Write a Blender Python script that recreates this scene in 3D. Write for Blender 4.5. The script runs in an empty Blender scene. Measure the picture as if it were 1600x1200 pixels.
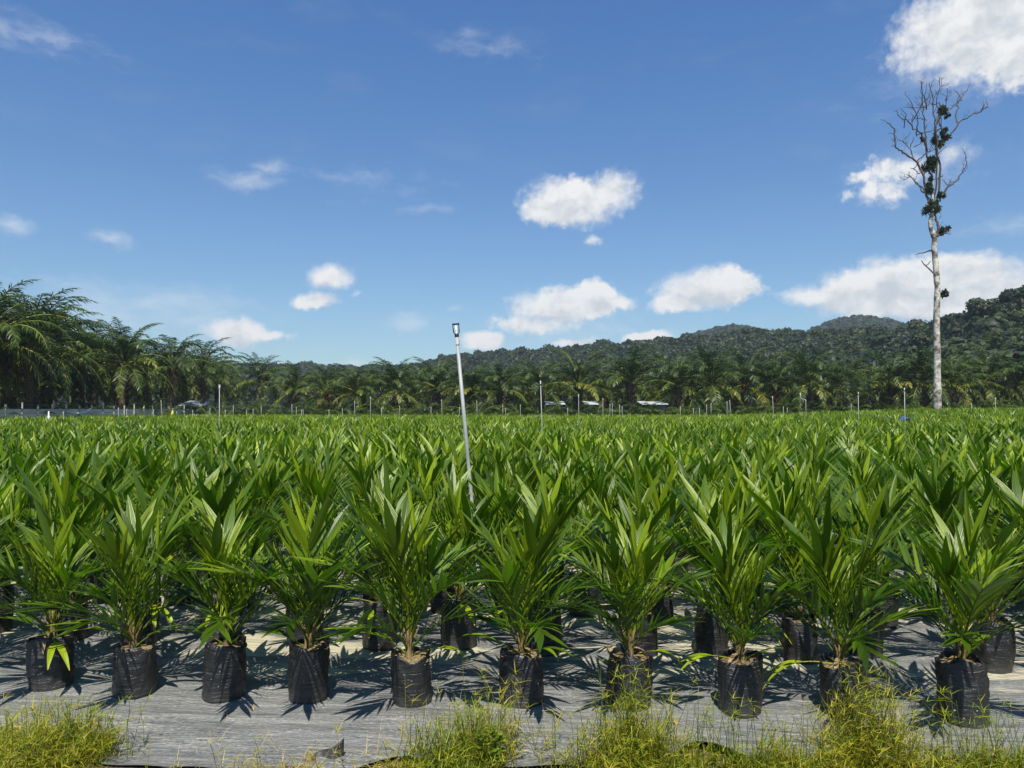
import bpy, math, random
import numpy as np
R = math.radians
rnd = random.Random(11)
rng = np.random.default_rng(7)
sc = bpy.context.scene
COL = sc.collection

# ------------------------------------------------------------------ camera
F = 1150.0                      # focal length in pixels of the 1600 px wide photograph
CAM = np.array((0.0, 0.0, 2.04))
PITCH = math.atan(40 / F)       # horizon at y = 640
cam = bpy.data.cameras.new('camera')
camo = bpy.data.objects.new('camera', cam)
COL.objects.link(camo)
camo.location = CAM
camo.rotation_euler = (R(90) + PITCH, 0, 0)
cam.sensor_width = 36
cam.lens = 36 * F / 1600
cam.clip_start = 0.1
cam.clip_end = 9000
sc.camera = camo

# ------------------------------------------------------------------ sun, exposure
SUN_EL, SUN_AZ = R(60), R(181)  # azimuth clockwise from +Y (view direction)
sun = bpy.data.lights.new('sun', 'SUN')
sun.energy = 5.0
sun.angle = R(0.5)
sun.color = (1.0, 0.94, 0.82)
suno = bpy.data.objects.new('sun', sun)
COL.objects.link(suno)
suno.rotation_euler = (R(90) - SUN_EL, 0, R(180) - SUN_AZ)
sc.view_settings.view_transform = 'Standard'
sc.view_settings.look = 'None'
sc.view_settings.gamma = 1
sc.view_settings.use_curve_mapping = False
sc.view_settings.exposure = 0.5
sc.cycles.max_bounces = 6
sc.cycles.diffuse_bounces = 2
sc.cycles.glossy_bounces = 2
sc.cycles.transmission_bounces = 4
sc.cycles.transparent_max_bounces = 4
sc.cycles.volume_bounces = 0
sc.cycles.caustics_reflective = False
sc.cycles.caustics_refractive = False


# ------------------------------------------------------------------ node helper
class NT:
    def __init__(s, tree):
        s.t = tree
        s.t.nodes.clear()

    def n(s, typ, ins=None, **kw):
        nd = s.t.nodes.new(typ)
        for k, v in kw.items():
            setattr(nd, k, v)
        for k, v in (ins or {}).items():
            s.put(nd.inputs[k], v)
        return nd

    def put(s, sock, v):
        if isinstance(v, bpy.types.NodeSocket):
            s.t.links.new(v, sock)
        else:
            if isinstance(v, (tuple, list)) and len(v) == 3 and sock.type == 'RGBA':
                v = (*v, 1)
            sock.default_value = v

    def m(s, op, a, b=0.0, c=0.0, clamp=False):
        nd = s.t.nodes.new('ShaderNodeMath')
        nd.operation = op
        nd.use_clamp = clamp
        for i, v in enumerate((a, b, c)):
            s.put(nd.inputs[i], v)
        return nd.outputs[0]

    def v(s, op, a, b=None, c=None, out=0):
        nd = s.t.nodes.new('ShaderNodeVectorMath')
        nd.operation = op
        for i, v in enumerate((a, b, c)):
            if v is not None:
                s.put(nd.inputs[i], v)
        return nd.outputs[out]

    def mix(s, f, a, b, blend='MIX'):
        nd = s.t.nodes.new('ShaderNodeMix')
        nd.data_type = 'RGBA'
        nd.blend_type = blend
        s.put(nd.inputs['Factor'], f)
        s.put(nd.inputs[6], a)
        s.put(nd.inputs[7], b)
        return nd.outputs[2]

    def noise(s, vec, scale, detail=4, rough=0.55, out=0, dist=0.0):
        nd = s.n('ShaderNodeTexNoise', {'Scale': scale, 'Detail': detail, 'Roughness': rough, 'Distortion': dist})
        if vec is not None:
            s.put(nd.inputs['Vector'], vec)
        return nd.outputs[out]

    def ramp(s, f, pts):
        nd = s.t.nodes.new('ShaderNodeValToRGB')
        e = nd.color_ramp.elements
        while len(e) < len(pts):
            e.new(0.5)
        for el, (p, c) in zip(e, pts):
            el.position = p
            el.color = (*c, 1) if len(c) == 3 else c
        s.put(nd.inputs[0], f)
        return nd.outputs[0]

    def smooth(s, x, a, b, lo=0.0, hi=1.0):
        nd = s.n('ShaderNodeMapRange', {0: x, 1: a, 2: b, 3: lo, 4: hi}, interpolation_type='SMOOTHSTEP')
        return nd.outputs[0]


# ------------------------------------------------------------------ sky
world = bpy.data.worlds.new('World')
sc.world = world
world.use_nodes = True
w = NT(world.node_tree)
sky = w.n('ShaderNodeTexSky', sky_type='NISHITA', sun_disc=False, sun_elevation=SUN_EL, sun_rotation=SUN_AZ,
          altitude=60, air_density=1.0, dust_density=0.6, ozone_density=2.2)
D = w.n('ShaderNodeTexCoord').outputs['Generated']
sp = w.n('ShaderNodeSeparateXYZ', {0: D})
az = w.m('ARCTAN2', sp.outputs[0], sp.outputs[1])
el = w.m('ARCSINE', sp.outputs[2])
P0 = w.n('ShaderNodeCombineXYZ', {0: az, 1: el, 2: 0.0}).outputs[0]


def ang(px, py):                # where a cloud stands in the sky: azimuth and elevation
    x, y, z = (px - 800) / F, (600 - py) / F, 1.0
    c, s_ = math.cos(PITCH), math.sin(PITCH)
    Y, Z = z * c - y * s_, z * s_ + y * c
    return math.atan2(x, Y), math.atan2(Z, math.hypot(x, Y))


wn1 = w.v('SUBTRACT', w.noise(P0, 11, 3, 0.5, out=1), (0.5, 0.5, 0.5))
wn2 = w.v('SUBTRACT', w.noise(P0, 48, 4, 0.6, out=1), (0.5, 0.5, 0.5))
P = w.v('MULTIPLY_ADD', wn1, (0.045, 0.03, 0.0), P0)
P = w.v('MULTIPLY_ADD', wn2, (0.017, 0.015, 0.0), P)
BL = [  # px, py, radius x, radius y, weight
    (895, 315, 75, 34, 1.0), (960, 300, 36, 32, .85), (850, 325, 36, 20, .8), (930, 372, 14, 9, .45),
    (520, 432, 36, 22, 1.0), (500, 470, 34, 14, .75), (568, 461, 10, 7, .3),
    (875, 478, 75, 28, 1.0), (925, 466, 40, 28, .95), (975, 470, 22, 14, .5), (840, 508, 70, 18, .7), (752, 535, 34, 14, .9),
    (1105, 452, 70, 30, 1.15), (1064, 475, 40, 15, 1.0), (1148, 448, 32, 20, 1.0),
    (1012, 527, 36, 12, 1.0), (900, 538, 40, 8, .7),
    (1400, 440, 95, 34, 1.15), (1500, 430, 70, 32, 1.25), (1300, 460, 66, 20, .95), (1570, 455, 60, 26, .9), (1440, 475, 130, 22, .8),
    (1520, 40, 90, 52, 1.1), (1560, 0, 75, 40, 1.2), (1450, 80, 50, 34, .5), (1590, 90, 60, 40, .6), (1490, 112, 50, 18, .4),
    (1420, 265, 60, 20, .42), (1490, 240, 28, 16, .4), (1370, 303, 30, 16, .36), (1345, 280, 18, 10, .4),
    (370, 516, 44, 19, 1.0), (420, 520, 34, 8, .5),
]
THIN = [
    (395, 280, 50, 20, .8), (415, 262, 34, 14, .7), (172, 369, 26, 16, .9), (635, 507, 32, 18, .9), (550, 565, 20, 9, .9),
    (10, 355, 28, 18, .9), (705, 484, 14, 8, .6), (60, 62, 100, 20, .55), (0, 40, 40, 20, .5), (230, 470, 170, 30, .75), (170, 490, 150, 36, .7), (300, 500, 120, 40, .5),
    (770, 75, 80, 22, .42), (665, 325, 55, 12, .42), (1590, 345, 70, 16, .6), (735, 50, 30, 14, .35), (560, 280, 120, 24, .3), (1430, 265, 80, 34, .6), (900, 520, 200, 40, .5), (1500, 100, 120, 60, .6),
]


def field(Pv, blobs):
    M = None
    for px, py, rx, ry, wt in blobs:
        a, e = ang(px, py)
        ix, iy = F / rx / 1.24, F / ry / 1.24
        q = w.v('MULTIPLY_ADD', Pv, (ix, iy, 0.0), (-a * ix, -e * iy, 0.0))
        ln = w.v('LENGTH', q, out=1)
        val = w.m('MULTIPLY_ADD', ln, -wt, wt)
        M = val if M is None else w.m('SMOOTH_MAX', M, val, 0.12)
    return M


M1 = field(P, BL)
M3 = field(w.v('MULTIPLY_ADD', wn2, (0.012, 0.006, 0.0), P), THIN)
M2 = field(w.v('ADD', P, (0.0, 0.016, 0.0)), BL)
fb = w.noise(P0, 62, 6, 0.62)
vor = w.n('ShaderNodeTexVoronoi', {'Vector': w.v('MULTIPLY_ADD', wn2, (0.01, 0.01, 0.0), P0), 'Scale': 75.0, 'Detail': 2.0, 'Roughness': 0.55}, feature='F1', normalize=True).outputs[0]
bump = w.m('ADD', w.m('MULTIPLY_ADD', fb, 0.55, -0.275), w.m('MULTIPLY_ADD', vor, -0.42, 0.12))
wisp = w.noise(w.v('MULTIPLY', P, (1.0, 2.6, 1.0)), 22, 7, 0.65)
thin = w.m('MULTIPLY', w.smooth(w.m('ADD', M3, w.m('MULTIPLY_ADD', wisp, 1.5, -0.75)), 0.0, 1.2), 0.44)
edge_soft = w.smooth(w.noise(P0, 9, 2, 0.5), 0.35, 0.65, 0.28, 0.72)
dens = w.n('ShaderNodeMapRange', {0: w.m('ADD', M1, bump), 1: -0.04, 2: edge_soft, 3: 0.0, 4: 1.0}, interpolation_type='SMOOTHSTEP').outputs[0]
bil = w.noise(w.v('MULTIPLY', P, (1.0, 1.5, 1.0)), 26, 5, 0.58)
dens = w.m('MAXIMUM', dens, thin)
dens = w.m('MULTIPLY', dens, w.smooth(sp.outputs[1], 0.02, 0.12))
lit = w.smooth(w.m('ADD', w.m('ADD', w.m('MULTIPLY_ADD', M2, -0.6, 0.5), w.m('MULTIPLY', bump, 1.2)), w.m('MULTIPLY_ADD', bil, 2.4, -1.2)), -0.45, 0.60)
ccol = w.mix(lit, (8.0, 8.6, 9.2), (12.0, 12.0, 11.9))
gfac = w.smooth(el, -0.02, 0.62)
tint = w.mix(gfac, (1.18, 1.42, 1.52), (0.74, 1.34, 1.92))
skyc = w.mix(1.0, sky.outputs[0], tint, 'MULTIPLY')
hz = w.noise(w.v('MULTIPLY', P0, (3.0, 9.0, 1.0)), 2.2, 5, 0.6)
skyc = w.mix(w.m('MULTIPLY', w.smooth(hz, 0.5, 0.8), 0.12), skyc, (5.5, 6.4, 7.4))
out = w.mix(w.m('MULTIPLY', dens, 0.97), skyc, ccol)
bg = w.n('ShaderNodeBackground', {'Color': out, 'Strength': 0.055})
w.n('ShaderNodeOutputWorld', {0: bg.outputs[0]})


# ------------------------------------------------------------------ tools
def at(px, py, Y):
    """The place in the scene that the photograph shows at pixel (px, py), Y metres away."""
    x, y = (px - 800) / F, (600 - py) / F
    c, s_ = math.cos(PITCH), math.sin(PITCH)
    d = np.array((x, c - y * s_, s_ + y * c))
    return CAM + d * (Y / d[1])


def on_ground(px, py, z=0.0):
    x, y = (px - 800) / F, (600 - py) / F
    c, s_ = math.cos(PITCH), math.sin(PITCH)
    d = np.array((x, c - y * s_, s_ + y * c))
    return CAM + d * ((z - CAM[2]) / d[2])


def nrm(v):
    v = np.asarray(v, float)
    return v / (np.linalg.norm(v) + 1e-12)


class Geo:
    """Quads with a four-number attribute per vertex: hue shift, place across, chance, place along."""
    def __init__(s):
        s.V, s.Q, s.D, s.k = [], [], [], 0

    def add(s, v, q, d=None):
        v = np.asarray(v, float)
        s.V.append(v)
        s.Q.append(np.asarray(q, int) + s.k)
        s.D.append(np.zeros((len(v), 4)) if d is None else np.asarray(d, float))
        s.k += len(v)
        return s

    def arr(s):
        if len(s.V) > 1:
            s.V, s.Q, s.D = [np.vstack(s.V)], [np.vstack(s.Q)], [np.vstack(s.D)]
        return s.V[0], s.Q[0], s.D[0]

    def put(s, g, loc=(0, 0, 0), rz=0.0, sc_=1.0, tilt=(0.0, 0.0), dhue=0.0, rand=None):
        v, q, d = g.arr()
        v = v * sc_
        c, n = math.cos(rz), math.sin(rz)
        v = np.column_stack((v[:, 0] * c - v[:, 1] * n, v[:, 0] * n + v[:, 1] * c, v[:, 2]))
        if tilt != (0.0, 0.0):
            v = v + np.column_stack((v[:, 2] * tilt[0], v[:, 2] * tilt[1], np.zeros(len(v))))
        d = d.copy()
        d[:, 0] += dhue
        if rand is not None:
            d[:, 2] = (d[:, 2] + rand) % 1.0
        return s.add(v + np.asarray(loc, float), q, d)

    def mesh(s, name, mat, smooth=True):
        v, q, d = s.arr()
        me = bpy.data.meshes.new(name)
        me.vertices.add(len(v))
        me.vertices.foreach_set('co', v.astype(np.float32).ravel())
        me.loops.add(len(q) * 4)
        me.loops.foreach_set('vertex_index', q.astype(np.int32).ravel())
        me.polygons.add(len(q))
        me.polygons.foreach_set('loop_start', np.arange(0, len(q) * 4, 4, dtype=np.int32))
        me.polygons.foreach_set('use_smooth', np.full(len(q), smooth, dtype=bool))
        at_ = me.attributes.new('leaf', 'FLOAT_COLOR', 'POINT')
        at_.data.foreach_set('color', d.astype(np.float32).ravel())
        me.update(calc_edges=True)
        me.materials.append(mat)
        return me


def obj(name, data, parent=None, loc=None, rz=None, scale=None):
    o = bpy.data.objects.new(name, data)
    COL.objects.link(o)
    if parent is not None:
        o.parent = parent
    if loc is not None:
        o.location = [float(c) for c in loc]
    if rz is not None:
        o.rotation_euler.z = rz
    if scale is not None:
        o.scale = (scale,) * 3
    return o


def tag(o, label=None, cat=None, group=None, kind=None):
    for k, v in (('label', label), ('category', cat), ('group', group), ('kind', kind)):
        if v:
            o[k] = v
    return o


def thing(name, label, cat, loc=(0, 0, 0), rz=0.0, group=None, scale=None):
    return tag(obj(name, None, None, loc, rz, scale), label, cat, group)


def tube(g, pts, radii, n=8, hue=0.0, cap=True):
    pts = np.asarray(pts, float)
    k = len(pts)
    radii = np.broadcast_to(np.asarray(radii, float), (k,))
    T = np.gradient(pts, axis=0)
    T /= np.linalg.norm(T, axis=1)[:, None] + 1e-12
    ref = np.array((1.0, 0, 0)) if abs(T[0][0]) < 0.9 else np.array((0, 1.0, 0))
    a = nrm(np.cross(T[0], ref))
    V = []
    for i in range(k):
        a = nrm(a - T[i] * a.dot(T[i]))
        b = np.cross(T[i], a)
        th = np.arange(n) * 2 * math.pi / n
        V.append(pts[i] + radii[i] * (np.cos(th)[:, None] * a + np.sin(th)[:, None] * b))
    V = np.vstack(V)
    Q = [(i * n + j, i * n + (j + 1) % n, (i + 1) * n + (j + 1) % n, (i + 1) * n + j) for i in range(k - 1) for j in range(n)]
    if cap:
        for row in (0, k - 1):
            for j in range(0, n - 2, 2):
                Q.append((row * n, row * n + j + 1, row * n + j + 2, row * n + (j + 3) % n))
    d = np.zeros((len(V), 4))
    d[:, 0] = hue
    d[:, 3] = np.repeat(np.linspace(0, 1, k), n)
    return g.add(V, Q, d)


def box(g, x0, x1, y0, y1, z0, z1, hue=0.0):
    v = [(x, y, z) for z in (z0, z1) for y in (y0, y1) for x in (x0, x1)]
    q = [(0, 2, 3, 1), (4, 5, 7, 6), (0, 1, 5, 4), (2, 6, 7, 3), (0, 4, 6, 2), (1, 3, 7, 5)]
    d = np.zeros((8, 4))
    d[:, 0] = hue
    return g.add(v, q, d)


def blade(g, p, T, S, L, wd, nseg=4, across=(-1, 0, 1), fold=0.25, droop=0.0, hue=0.0, chance=None, prof='leaflet', pleat=0.0, tipbrown=0.0):
    """One leaflet: starts at p along T with its width along S, folded along its midrib."""
    p, T, S = np.array(p, float), nrm(T), nrm(S)
    ch = rnd.random() if chance is None else chance
    V, Dd = [], []
    for i in range(nseg + 1):
        t = i / nseg
        if prof == 'leaflet':
            ww = wd * min(1.0, 0.35 + t * 3.2) * (1 - t ** 2.4) ** 0.8
        elif prof == 'broad':
            ww = wd * (0.10 + 0.90 * math.sin(math.pi * min(1, t * 0.97 + 0.02) ** 0.74))
        else:
            ww = wd * (1 - t) ** 0.7
        ww = max(ww, 0.0006)
        S2 = nrm(S - T * S.dot(T))
        N = np.cross(S2, T)
        if N[2] < 0 and prof != 'grass':
            N = -N
        for j, u in enumerate(across):
            V.append(p + S2 * u * ww * 0.5 + N * (fold * abs(u) * ww * 0.5 + (pleat * ww if j % 2 else 0)))
            Dd.append((hue + (tipbrown if i == nseg else 0), u, ch, t))
        p = p + T * (L / nseg)
        T = nrm(T + np.array((0, 0, -1.0)) * droop / nseg)
    n = len(across)
    Q = [(i * n + j, i * n + j + 1, (i + 1) * n + j + 1, (i + 1) * n + j) for i in range(nseg) for j in range(n - 1)]
    return g.add(V, Q, Dd)


def rachis(L, e0, bend, n=12, side=0.0, curl=1.4):
    """A midrib that leaves the plant at elevation e0 and bends over by bend."""
    p = np.zeros(3)
    pts, tan = [p.copy()], []
    for i in range(n):
        t = (i + 0.5) / n
        e = e0 - bend * t ** curl
        a = side * t
        T = np.array((math.cos(e) * math.cos(a), math.cos(e) * math.sin(a), math.sin(e)))
        tan.append(T)
        p = p + T * L / n
        pts.append(p.copy())
    tan.append(tan[-1])
    return np.array(pts), np.array(tan)


# ------------------------------------------------------------------ materials
def mat(name):
    m_ = bpy.data.materials.new(name)
    m_.use_nodes = True
    return m_, NT(m_.node_tree)


def finish(t, shader, disp=None):
    o_ = t.n('ShaderNodeOutputMaterial', {0: shader})


def leaf_mat(name, ramp, trans=0.3, rough=0.38, spec=0.5, veins=0.0, tcol=(0.5, 0.9, 0.12), varia=0.35, objrand=True):
    m_, t = mat(name)
    a = t.n('ShaderNodeAttribute', attribute_name='leaf')
    s_ = t.n('ShaderNodeSeparateColor', {0: a.outputs['Color']})
    hue, acr, ch = s_.outputs[0], s_.outputs[1], s_.outputs[2]
    if objrand:
        orr = t.n('ShaderNodeObjectInfo').outputs['Random']
        hue = t.m('ADD', hue, t.m('MULTIPLY_ADD', orr, 0.10, -0.05))
    hue = t.m('ADD', hue, t.m('MULTIPLY_ADD', ch, 0.22, -0.10), clamp=True)
    c = t.ramp(hue, ramp)
    br = t.m('MULTIPLY_ADD', t.m('FRACT', t.m('MULTIPLY', ch, 7.31)), varia, 1 - varia * 0.5)
    gm = t.n('ShaderNodeCombineColor', {0: br, 1: br, 2: br}).outputs[0]
    c = t.mix(1.0, c, gm, 'MULTIPLY')
    ins = {'Roughness': rough, 'Specular IOR Level': spec}
    if veins:
        rib = t.m('SINE', t.m('MULTIPLY', acr, 21.0))
        c = t.mix(t.smooth(rib, 0.3, 1.0, 0, 0.35 * veins), c, t.mix(1.0, c, (1.7, 1.5, 1.6), 'MULTIPLY'))
        bm = t.n('ShaderNodeBump', {'Height': rib, 'Strength': 0.35 * veins, 'Distance': 0.004})
        ins['Normal'] = bm.outputs[0]
    ins['Base Color'] = c
    p = t.n('ShaderNodeBsdfPrincipled', ins)
    tr = t.n('ShaderNodeBsdfTranslucent', {'Color': t.mix(1.0, t.mix(1.0, c, (3.2, 3.2, 3.2), 'MULTIPLY'), tcol, 'MULTIPLY')})
    mx = t.n('ShaderNodeMixShader', {0: trans, 1: p.outputs[0], 2: tr.outputs[0]})
    finish(t, mx.outputs[0])
    return m_


M = {}
M['seedling'] = leaf_mat('seedling_leaf', [(0.0, (0.016, 0.037, 0.0025)), (0.2, (0.058, 0.108, 0.0035)), (0.42, (0.215, 0.285, 0.007)),
                                           (0.62, (0.30, 0.34, 0.02)), (0.8, (0.38, 0.27, 0.03)), (1.0, (0.22, 0.12, 0.05))],
                         trans=0.17, rough=0.34, spec=0.34, veins=0.55)
M['palm'] = leaf_mat('palm_leaf', [(0.0, (0.015, 0.034, 0.006)), (0.25, (0.046, 0.078, 0.008)), (0.45, (0.14, 0.165, 0.013)),
                                   (0.65, (0.24, 0.19, 0.02)), (0.85, (0.20, 0.13, 0.06)), (1.0, (0.13, 0.09, 0.055))],
                     trans=0.12, rough=0.42, spec=0.3, varia=0.7)
M['forest'] = leaf_mat('forest_leaf', [(0.0, (0.007, 0.018, 0.005)), (0.3, (0.015, 0.031, 0.008)), (0.6, (0.032, 0.050, 0.012)), (1.0, (0.07, 0.08, 0.03))],
                       trans=0.12, rough=0.55, spec=0.3, varia=0.6, objrand=False)
M['grass'] = leaf_mat('grass_blade', [(0.0, (0.07, 0.13, 0.012)), (0.3, (0.18, 0.22, 0.014)), (0.55, (0.36, 0.32, 0.018)), (0.8, (0.34, 0.26, 0.07)), (1.0, (0.42, 0.36, 0.22))],
                      trans=0.3, rough=0.5, spec=0.3, varia=0.5, objrand=False, tcol=(0.6, 0.75, 0.15))
M['fern'] = leaf_mat('fern_leaf', [(0.0, (0.014, 0.026, 0.009)), (0.5, (0.03, 0.045, 0.012)), (1.0, (0.09, 0.08, 0.03))], trans=0.2, rough=0.5)


def plain(name, col, rough=0.6, spec=0.4, nscale=8.0, var=0.25, bump=0.2, metal=0.0, stretch=(1, 1, 1), col2=None, dist=0.01):
    m_, t = mat(name)
    co = t.n('ShaderNodeTexCoord').outputs['Object']
    v = t.v('MULTIPLY', co, stretch)
    n_ = t.noise(v, nscale, 6, 0.6)
    c2 = col2 or tuple(c * (1 - var) for c in col)
    c = t.mix(t.smooth(n_, 0.35, 0.65), col, c2)
    b = t.n('ShaderNodeBump', {'Height': n_, 'Strength': bump, 'Distance': dist})
    p = t.n('ShaderNodeBsdfPrincipled', {'Base Color': c, 'Roughness': rough, 'Specular IOR Level': spec, 'Metallic': metal, 'Normal': b.outputs[0]})
    finish(t, p.outputs[0])
    return m_


M['stem'] = plain('petiole_base', (0.20, 0.13, 0.06), 0.7, 0.3, 30, bump=0.5, stretch=(1, 1, .25), col2=(0.09, 0.075, 0.03))
M['soil'] = plain('potting_soil', (0.12, 0.085, 0.05), 0.9, 0.2, 60, bump=0.8, col2=(0.26, 0.20, 0.09))
M['pipe'] = plain('grey_pipe', (0.33, 0.34, 0.34), 0.45, 0.4, 5, bump=0.05, col2=(0.24, 0.25, 0.25), stretch=(4, 4, .6))
M['pale_pipe'] = plain('pale_pipe', (0.34, 0.34, 0.31), 0.45, 0.4, 5, bump=0.05, stretch=(4, 4, .6))
M['black'] = plain('black_plastic', (0.012, 0.012, 0.013), 0.4, 0.4, 20, bump=0.1)
M['white'] = plain('white_plastic', (0.72, 0.74, 0.74), 0.4, 0.5, 20, var=0.1, bump=0.05)
M['trunk'] = plain('palm_trunk', (0.15, 0.10, 0.06), 0.9, 0.2, 7, bump=0.9, stretch=(1, 1, 1.6), col2=(0.035, 0.026, 0.018), dist=0.06)
M['bark'] = plain('pale_bark', (0.58, 0.55, 0.49), 0.85, 0.2, 1.9, bump=0.7, stretch=(1, 1, 1), col2=(0.10, 0.085, 0.068), dist=0.06)
M['branch'] = plain('grey_branch', (0.11, 0.092, 0.075), 0.85, 0.2, 3, bump=0.4, col2=(0.05, 0.042, 0.036))
M['wood'] = plain('tree_trunk', (0.10, 0.08, 0.06), 0.9, 0.2, 2, bump=0.5)
M['post'] = plain('fence_post', (0.55, 0.51, 0.42), 0.8, 0.3, 6, col2=(0.17, 0.165, 0.15))
M['panel'] = plain('fence_sheet', (0.60, 0.54, 0.44), 0.6, 0.4, 1.1, col2=(0.44, 0.39, 0.31), stretch=(.3, .3, 3), bump=0.2)
M['roof'] = plain('metal_roof', (0.55, 0.57, 0.58), 0.4, 0.5, 1.5, var=0.35)
M['wall'] = plain('grey_wall', (0.22, 0.21, 0.19), 0.8, 0.3, 1.5, var=0.25)
M['blue'] = plain('blue_tarpaulin', (0.05, 0.13, 0.34), 0.45, 0.5, 3, var=0.4, bump=0.5)
M['yellow'] = plain('yellow_cloth', (0.72, 0.68, 0.05), 0.7, 0.3, 9, bump=0.3)
M['cloth'] = plain('white_cloth', (0.68, 0.68, 0.66), 0.8, 0.2, 6, bump=0.4)
M['dryleaf'] = plain('dry_leaf', (0.36, 0.25, 0.13), 0.8, 0.2, 25, col2=(0.20, 0.12, 0.06), bump=0.5)
M['clod'] = plain('dry_clod', (0.34, 0.26, 0.13), 0.95, 0.1, 45, col2=(0.10, 0.07, 0.04), bump=1.0, dist=.02)
M['hill'] = plain('hill_soil', (0.016, 0.024, 0.009), 0.95, 0.1, 0.08)

# black polybag
m_, t = mat('polybag_plastic')
co = t.n('ShaderNodeTexCoord').outputs['Object']
orr = t.n('ShaderNodeObjectInfo').outputs['Random']
off = t.n('ShaderNodeCombineXYZ', {0: t.m('MULTIPLY', orr, 37.0), 1: t.m('MULTIPLY', orr, 11.0), 2: 0.0}).outputs[0]
cv = t.v('ADD', co, off)
n1 = t.m('ADD', t.noise(t.v('MULTIPLY', cv, (5, 5, 30)), 1.0, 6, 0.6, dist=0.9), t.m('MULTIPLY', t.noise(t.v('MULTIPLY', cv, (14, 14, 4)), 1.0, 3, 0.5, dist=1.0), 0.7))
n2 = t.noise(cv, 9, 5, 0.6)
dust = t.smooth(t.noise(t.v('MULTIPLY', cv, (6, 6, 30)), 2.4, 7, 0.7), 0.54, 0.72)
low = t.smooth(t.n('ShaderNodeSeparateXYZ', {0: co}).outputs[2], 0.14, 0.0, 0.0, 0.55)
dfac = t.m('MAXIMUM', t.m('MULTIPLY', dust, 0.35), t.m('MULTIPLY', low, n2))
c = t.mix(dfac, (0.013, 0.0135, 0.0145), (0.135, 0.128, 0.115))
vd = t.n('ShaderNodeTexVoronoi', {'Vector': t.v('MULTIPLY', cv, (1, 1, 1.3)), 'Scale': 15.0, 'Randomness': 0.6}, feature='F1').outputs[0]
c = t.mix(t.smooth(vd, 0.085, 0.06), c, (0.34, 0.33, 0.31))
bm = t.n('ShaderNodeBump', {'Height': t.m('MULTIPLY_ADD', n2, 0.6, n1), 'Strength': 0.85, 'Distance': 0.018})
p = t.n('ShaderNodeBsdfPrincipled', {'Base Color': c, 'Roughness': t.m('MULTIPLY_ADD', n2, 0.25, 0.28), 'Specular IOR Level': 0.55, 'Normal': bm.outputs[0]})
finish(t, p.outputs[0])
M['bag'] = m_

# plastic mulch sheet laid under the bags: dull black film greyed by dust, creased along the rows
m_, t = mat('mulch_film')
co = t.n('ShaderNodeTexCoord').outputs['Object']
rot = t.n('ShaderNodeVectorRotate', {'Vector': co, 'Angle': R(5.2)}, rotation_type='Z_AXIS').outputs[0]
wob = t.v('MULTIPLY_ADD', t.v('SUBTRACT', t.noise(rot, 0.8, 3, 0.5, out=1), (0.5, 0.5, 0.5)), (0.4, 0.10, 0.0), rot)
st = t.noise(t.v('MULTIPLY', wob, (1.2, 11, 1)), 1.0, 8, 0.70)
st2 = t.noise(t.v('MULTIPLY', wob, (4.5, 40, 1)), 1.0, 6, 0.72)
fine = t.noise(t.v('MULTIPLY', rot, (1.0, 2.2, 1)), 34, 6, 0.75)
blot = t.noise(rot, 1.3, 5, 0.6)
rid = t.m('SUBTRACT', 1.0, t.m('ABSOLUTE', t.m('MULTIPLY_ADD', t.noise(t.v('MULTIPLY', wob, (0.7, 4.2, 1)), 1.6, 3, 0.5, dist=1.2), 2.0, -1.0)))
scr = t.m('SUBTRACT', 1.0, t.m('ABSOLUTE', t.m('MULTIPLY_ADD', t.noise(rot, 5.5, 2, 0.5, dist=2.0), 2.0, -1.0)))
v_ = t.m('ADD', t.m('MULTIPLY', st, 0.30), t.m('ADD', t.m('MULTIPLY', st2, 0.18), t.m('MULTIPLY', fine, 0.52)))
c = t.ramp(v_, [(0.38, (0.05, 0.053, 0.056)), (0.46, (0.125, 0.130, 0.134)), (0.53, (0.205, 0.208, 0.205)), (0.62, (0.50, 0.49, 0.46))])
c = t.mix(t.smooth(blot, 0.36, 0.70, 0.0, 0.55), c, (0.205, 0.205, 0.20))
sand = t.noise(t.v('MULTIPLY', wob, (0.55, 2.1, 1)), 1.05, 5, 0.62)
yy = t.n('ShaderNodeSeparateXYZ', {0: rot}).outputs[1]
sand = t.m('ADD', sand, t.smooth(yy, 4.9, 6.2, -0.16, 0.03))
sf = t.m('MULTIPLY', t.smooth(sand, 0.515, 0.575), t.smooth(t.m('MULTIPLY_ADD', st2, 0.5, t.m('MULTIPLY', st, 0.5)), 0.36, 0.56, 0.35, 1.0))
c = t.mix(sf, c, t.mix(t.noise(rot, 14, 4, 0.6), (0.58, 0.55, 0.41), (0.45, 0.41, 0.28)))
moss = t.smooth(t.noise(t.v('MULTIPLY', rot, (0.8, 2.6, 1)), 1.6, 4, 0.6), 0.685, 0.73)
c = t.mix(moss, c, (0.22, 0.17, 0.055))
c = t.mix(t.smooth(rid, 0.975, 0.997, 0.0, 0.22), c, (0.05, 0.052, 0.055))
c = t.mix(t.smooth(scr, 0.985, 0.998, 0.0, 0.35), c, (0.5, 0.5, 0.48))
specks = t.smooth(t.n('ShaderNodeTexVoronoi', {'Vector': rot, 'Scale': 16.0}, feature='F1').outputs[0], 0.10, 0.05)
specks = t.m('MULTIPLY', specks, t.smooth(blot, 0.45, 0.6))
c = t.mix(specks, c, (0.5, 0.48, 0.42))
cre = t.noise(t.v('MULTIPLY', wob, (1.1, 5.5, 1)), 1.0, 3, 0.5, dist=0.8)
h = t.m('ADD', t.m('MULTIPLY_ADD', t.m('MULTIPLY_ADD', t.m('POWER', rid, 6.0), 0.22, cre), 1.5, t.m('MULTIPLY', st, 0.5)), t.m('ADD', t.m('MULTIPLY', st2, 0.35), t.m('MULTIPLY', fine, 0.3)))
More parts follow.
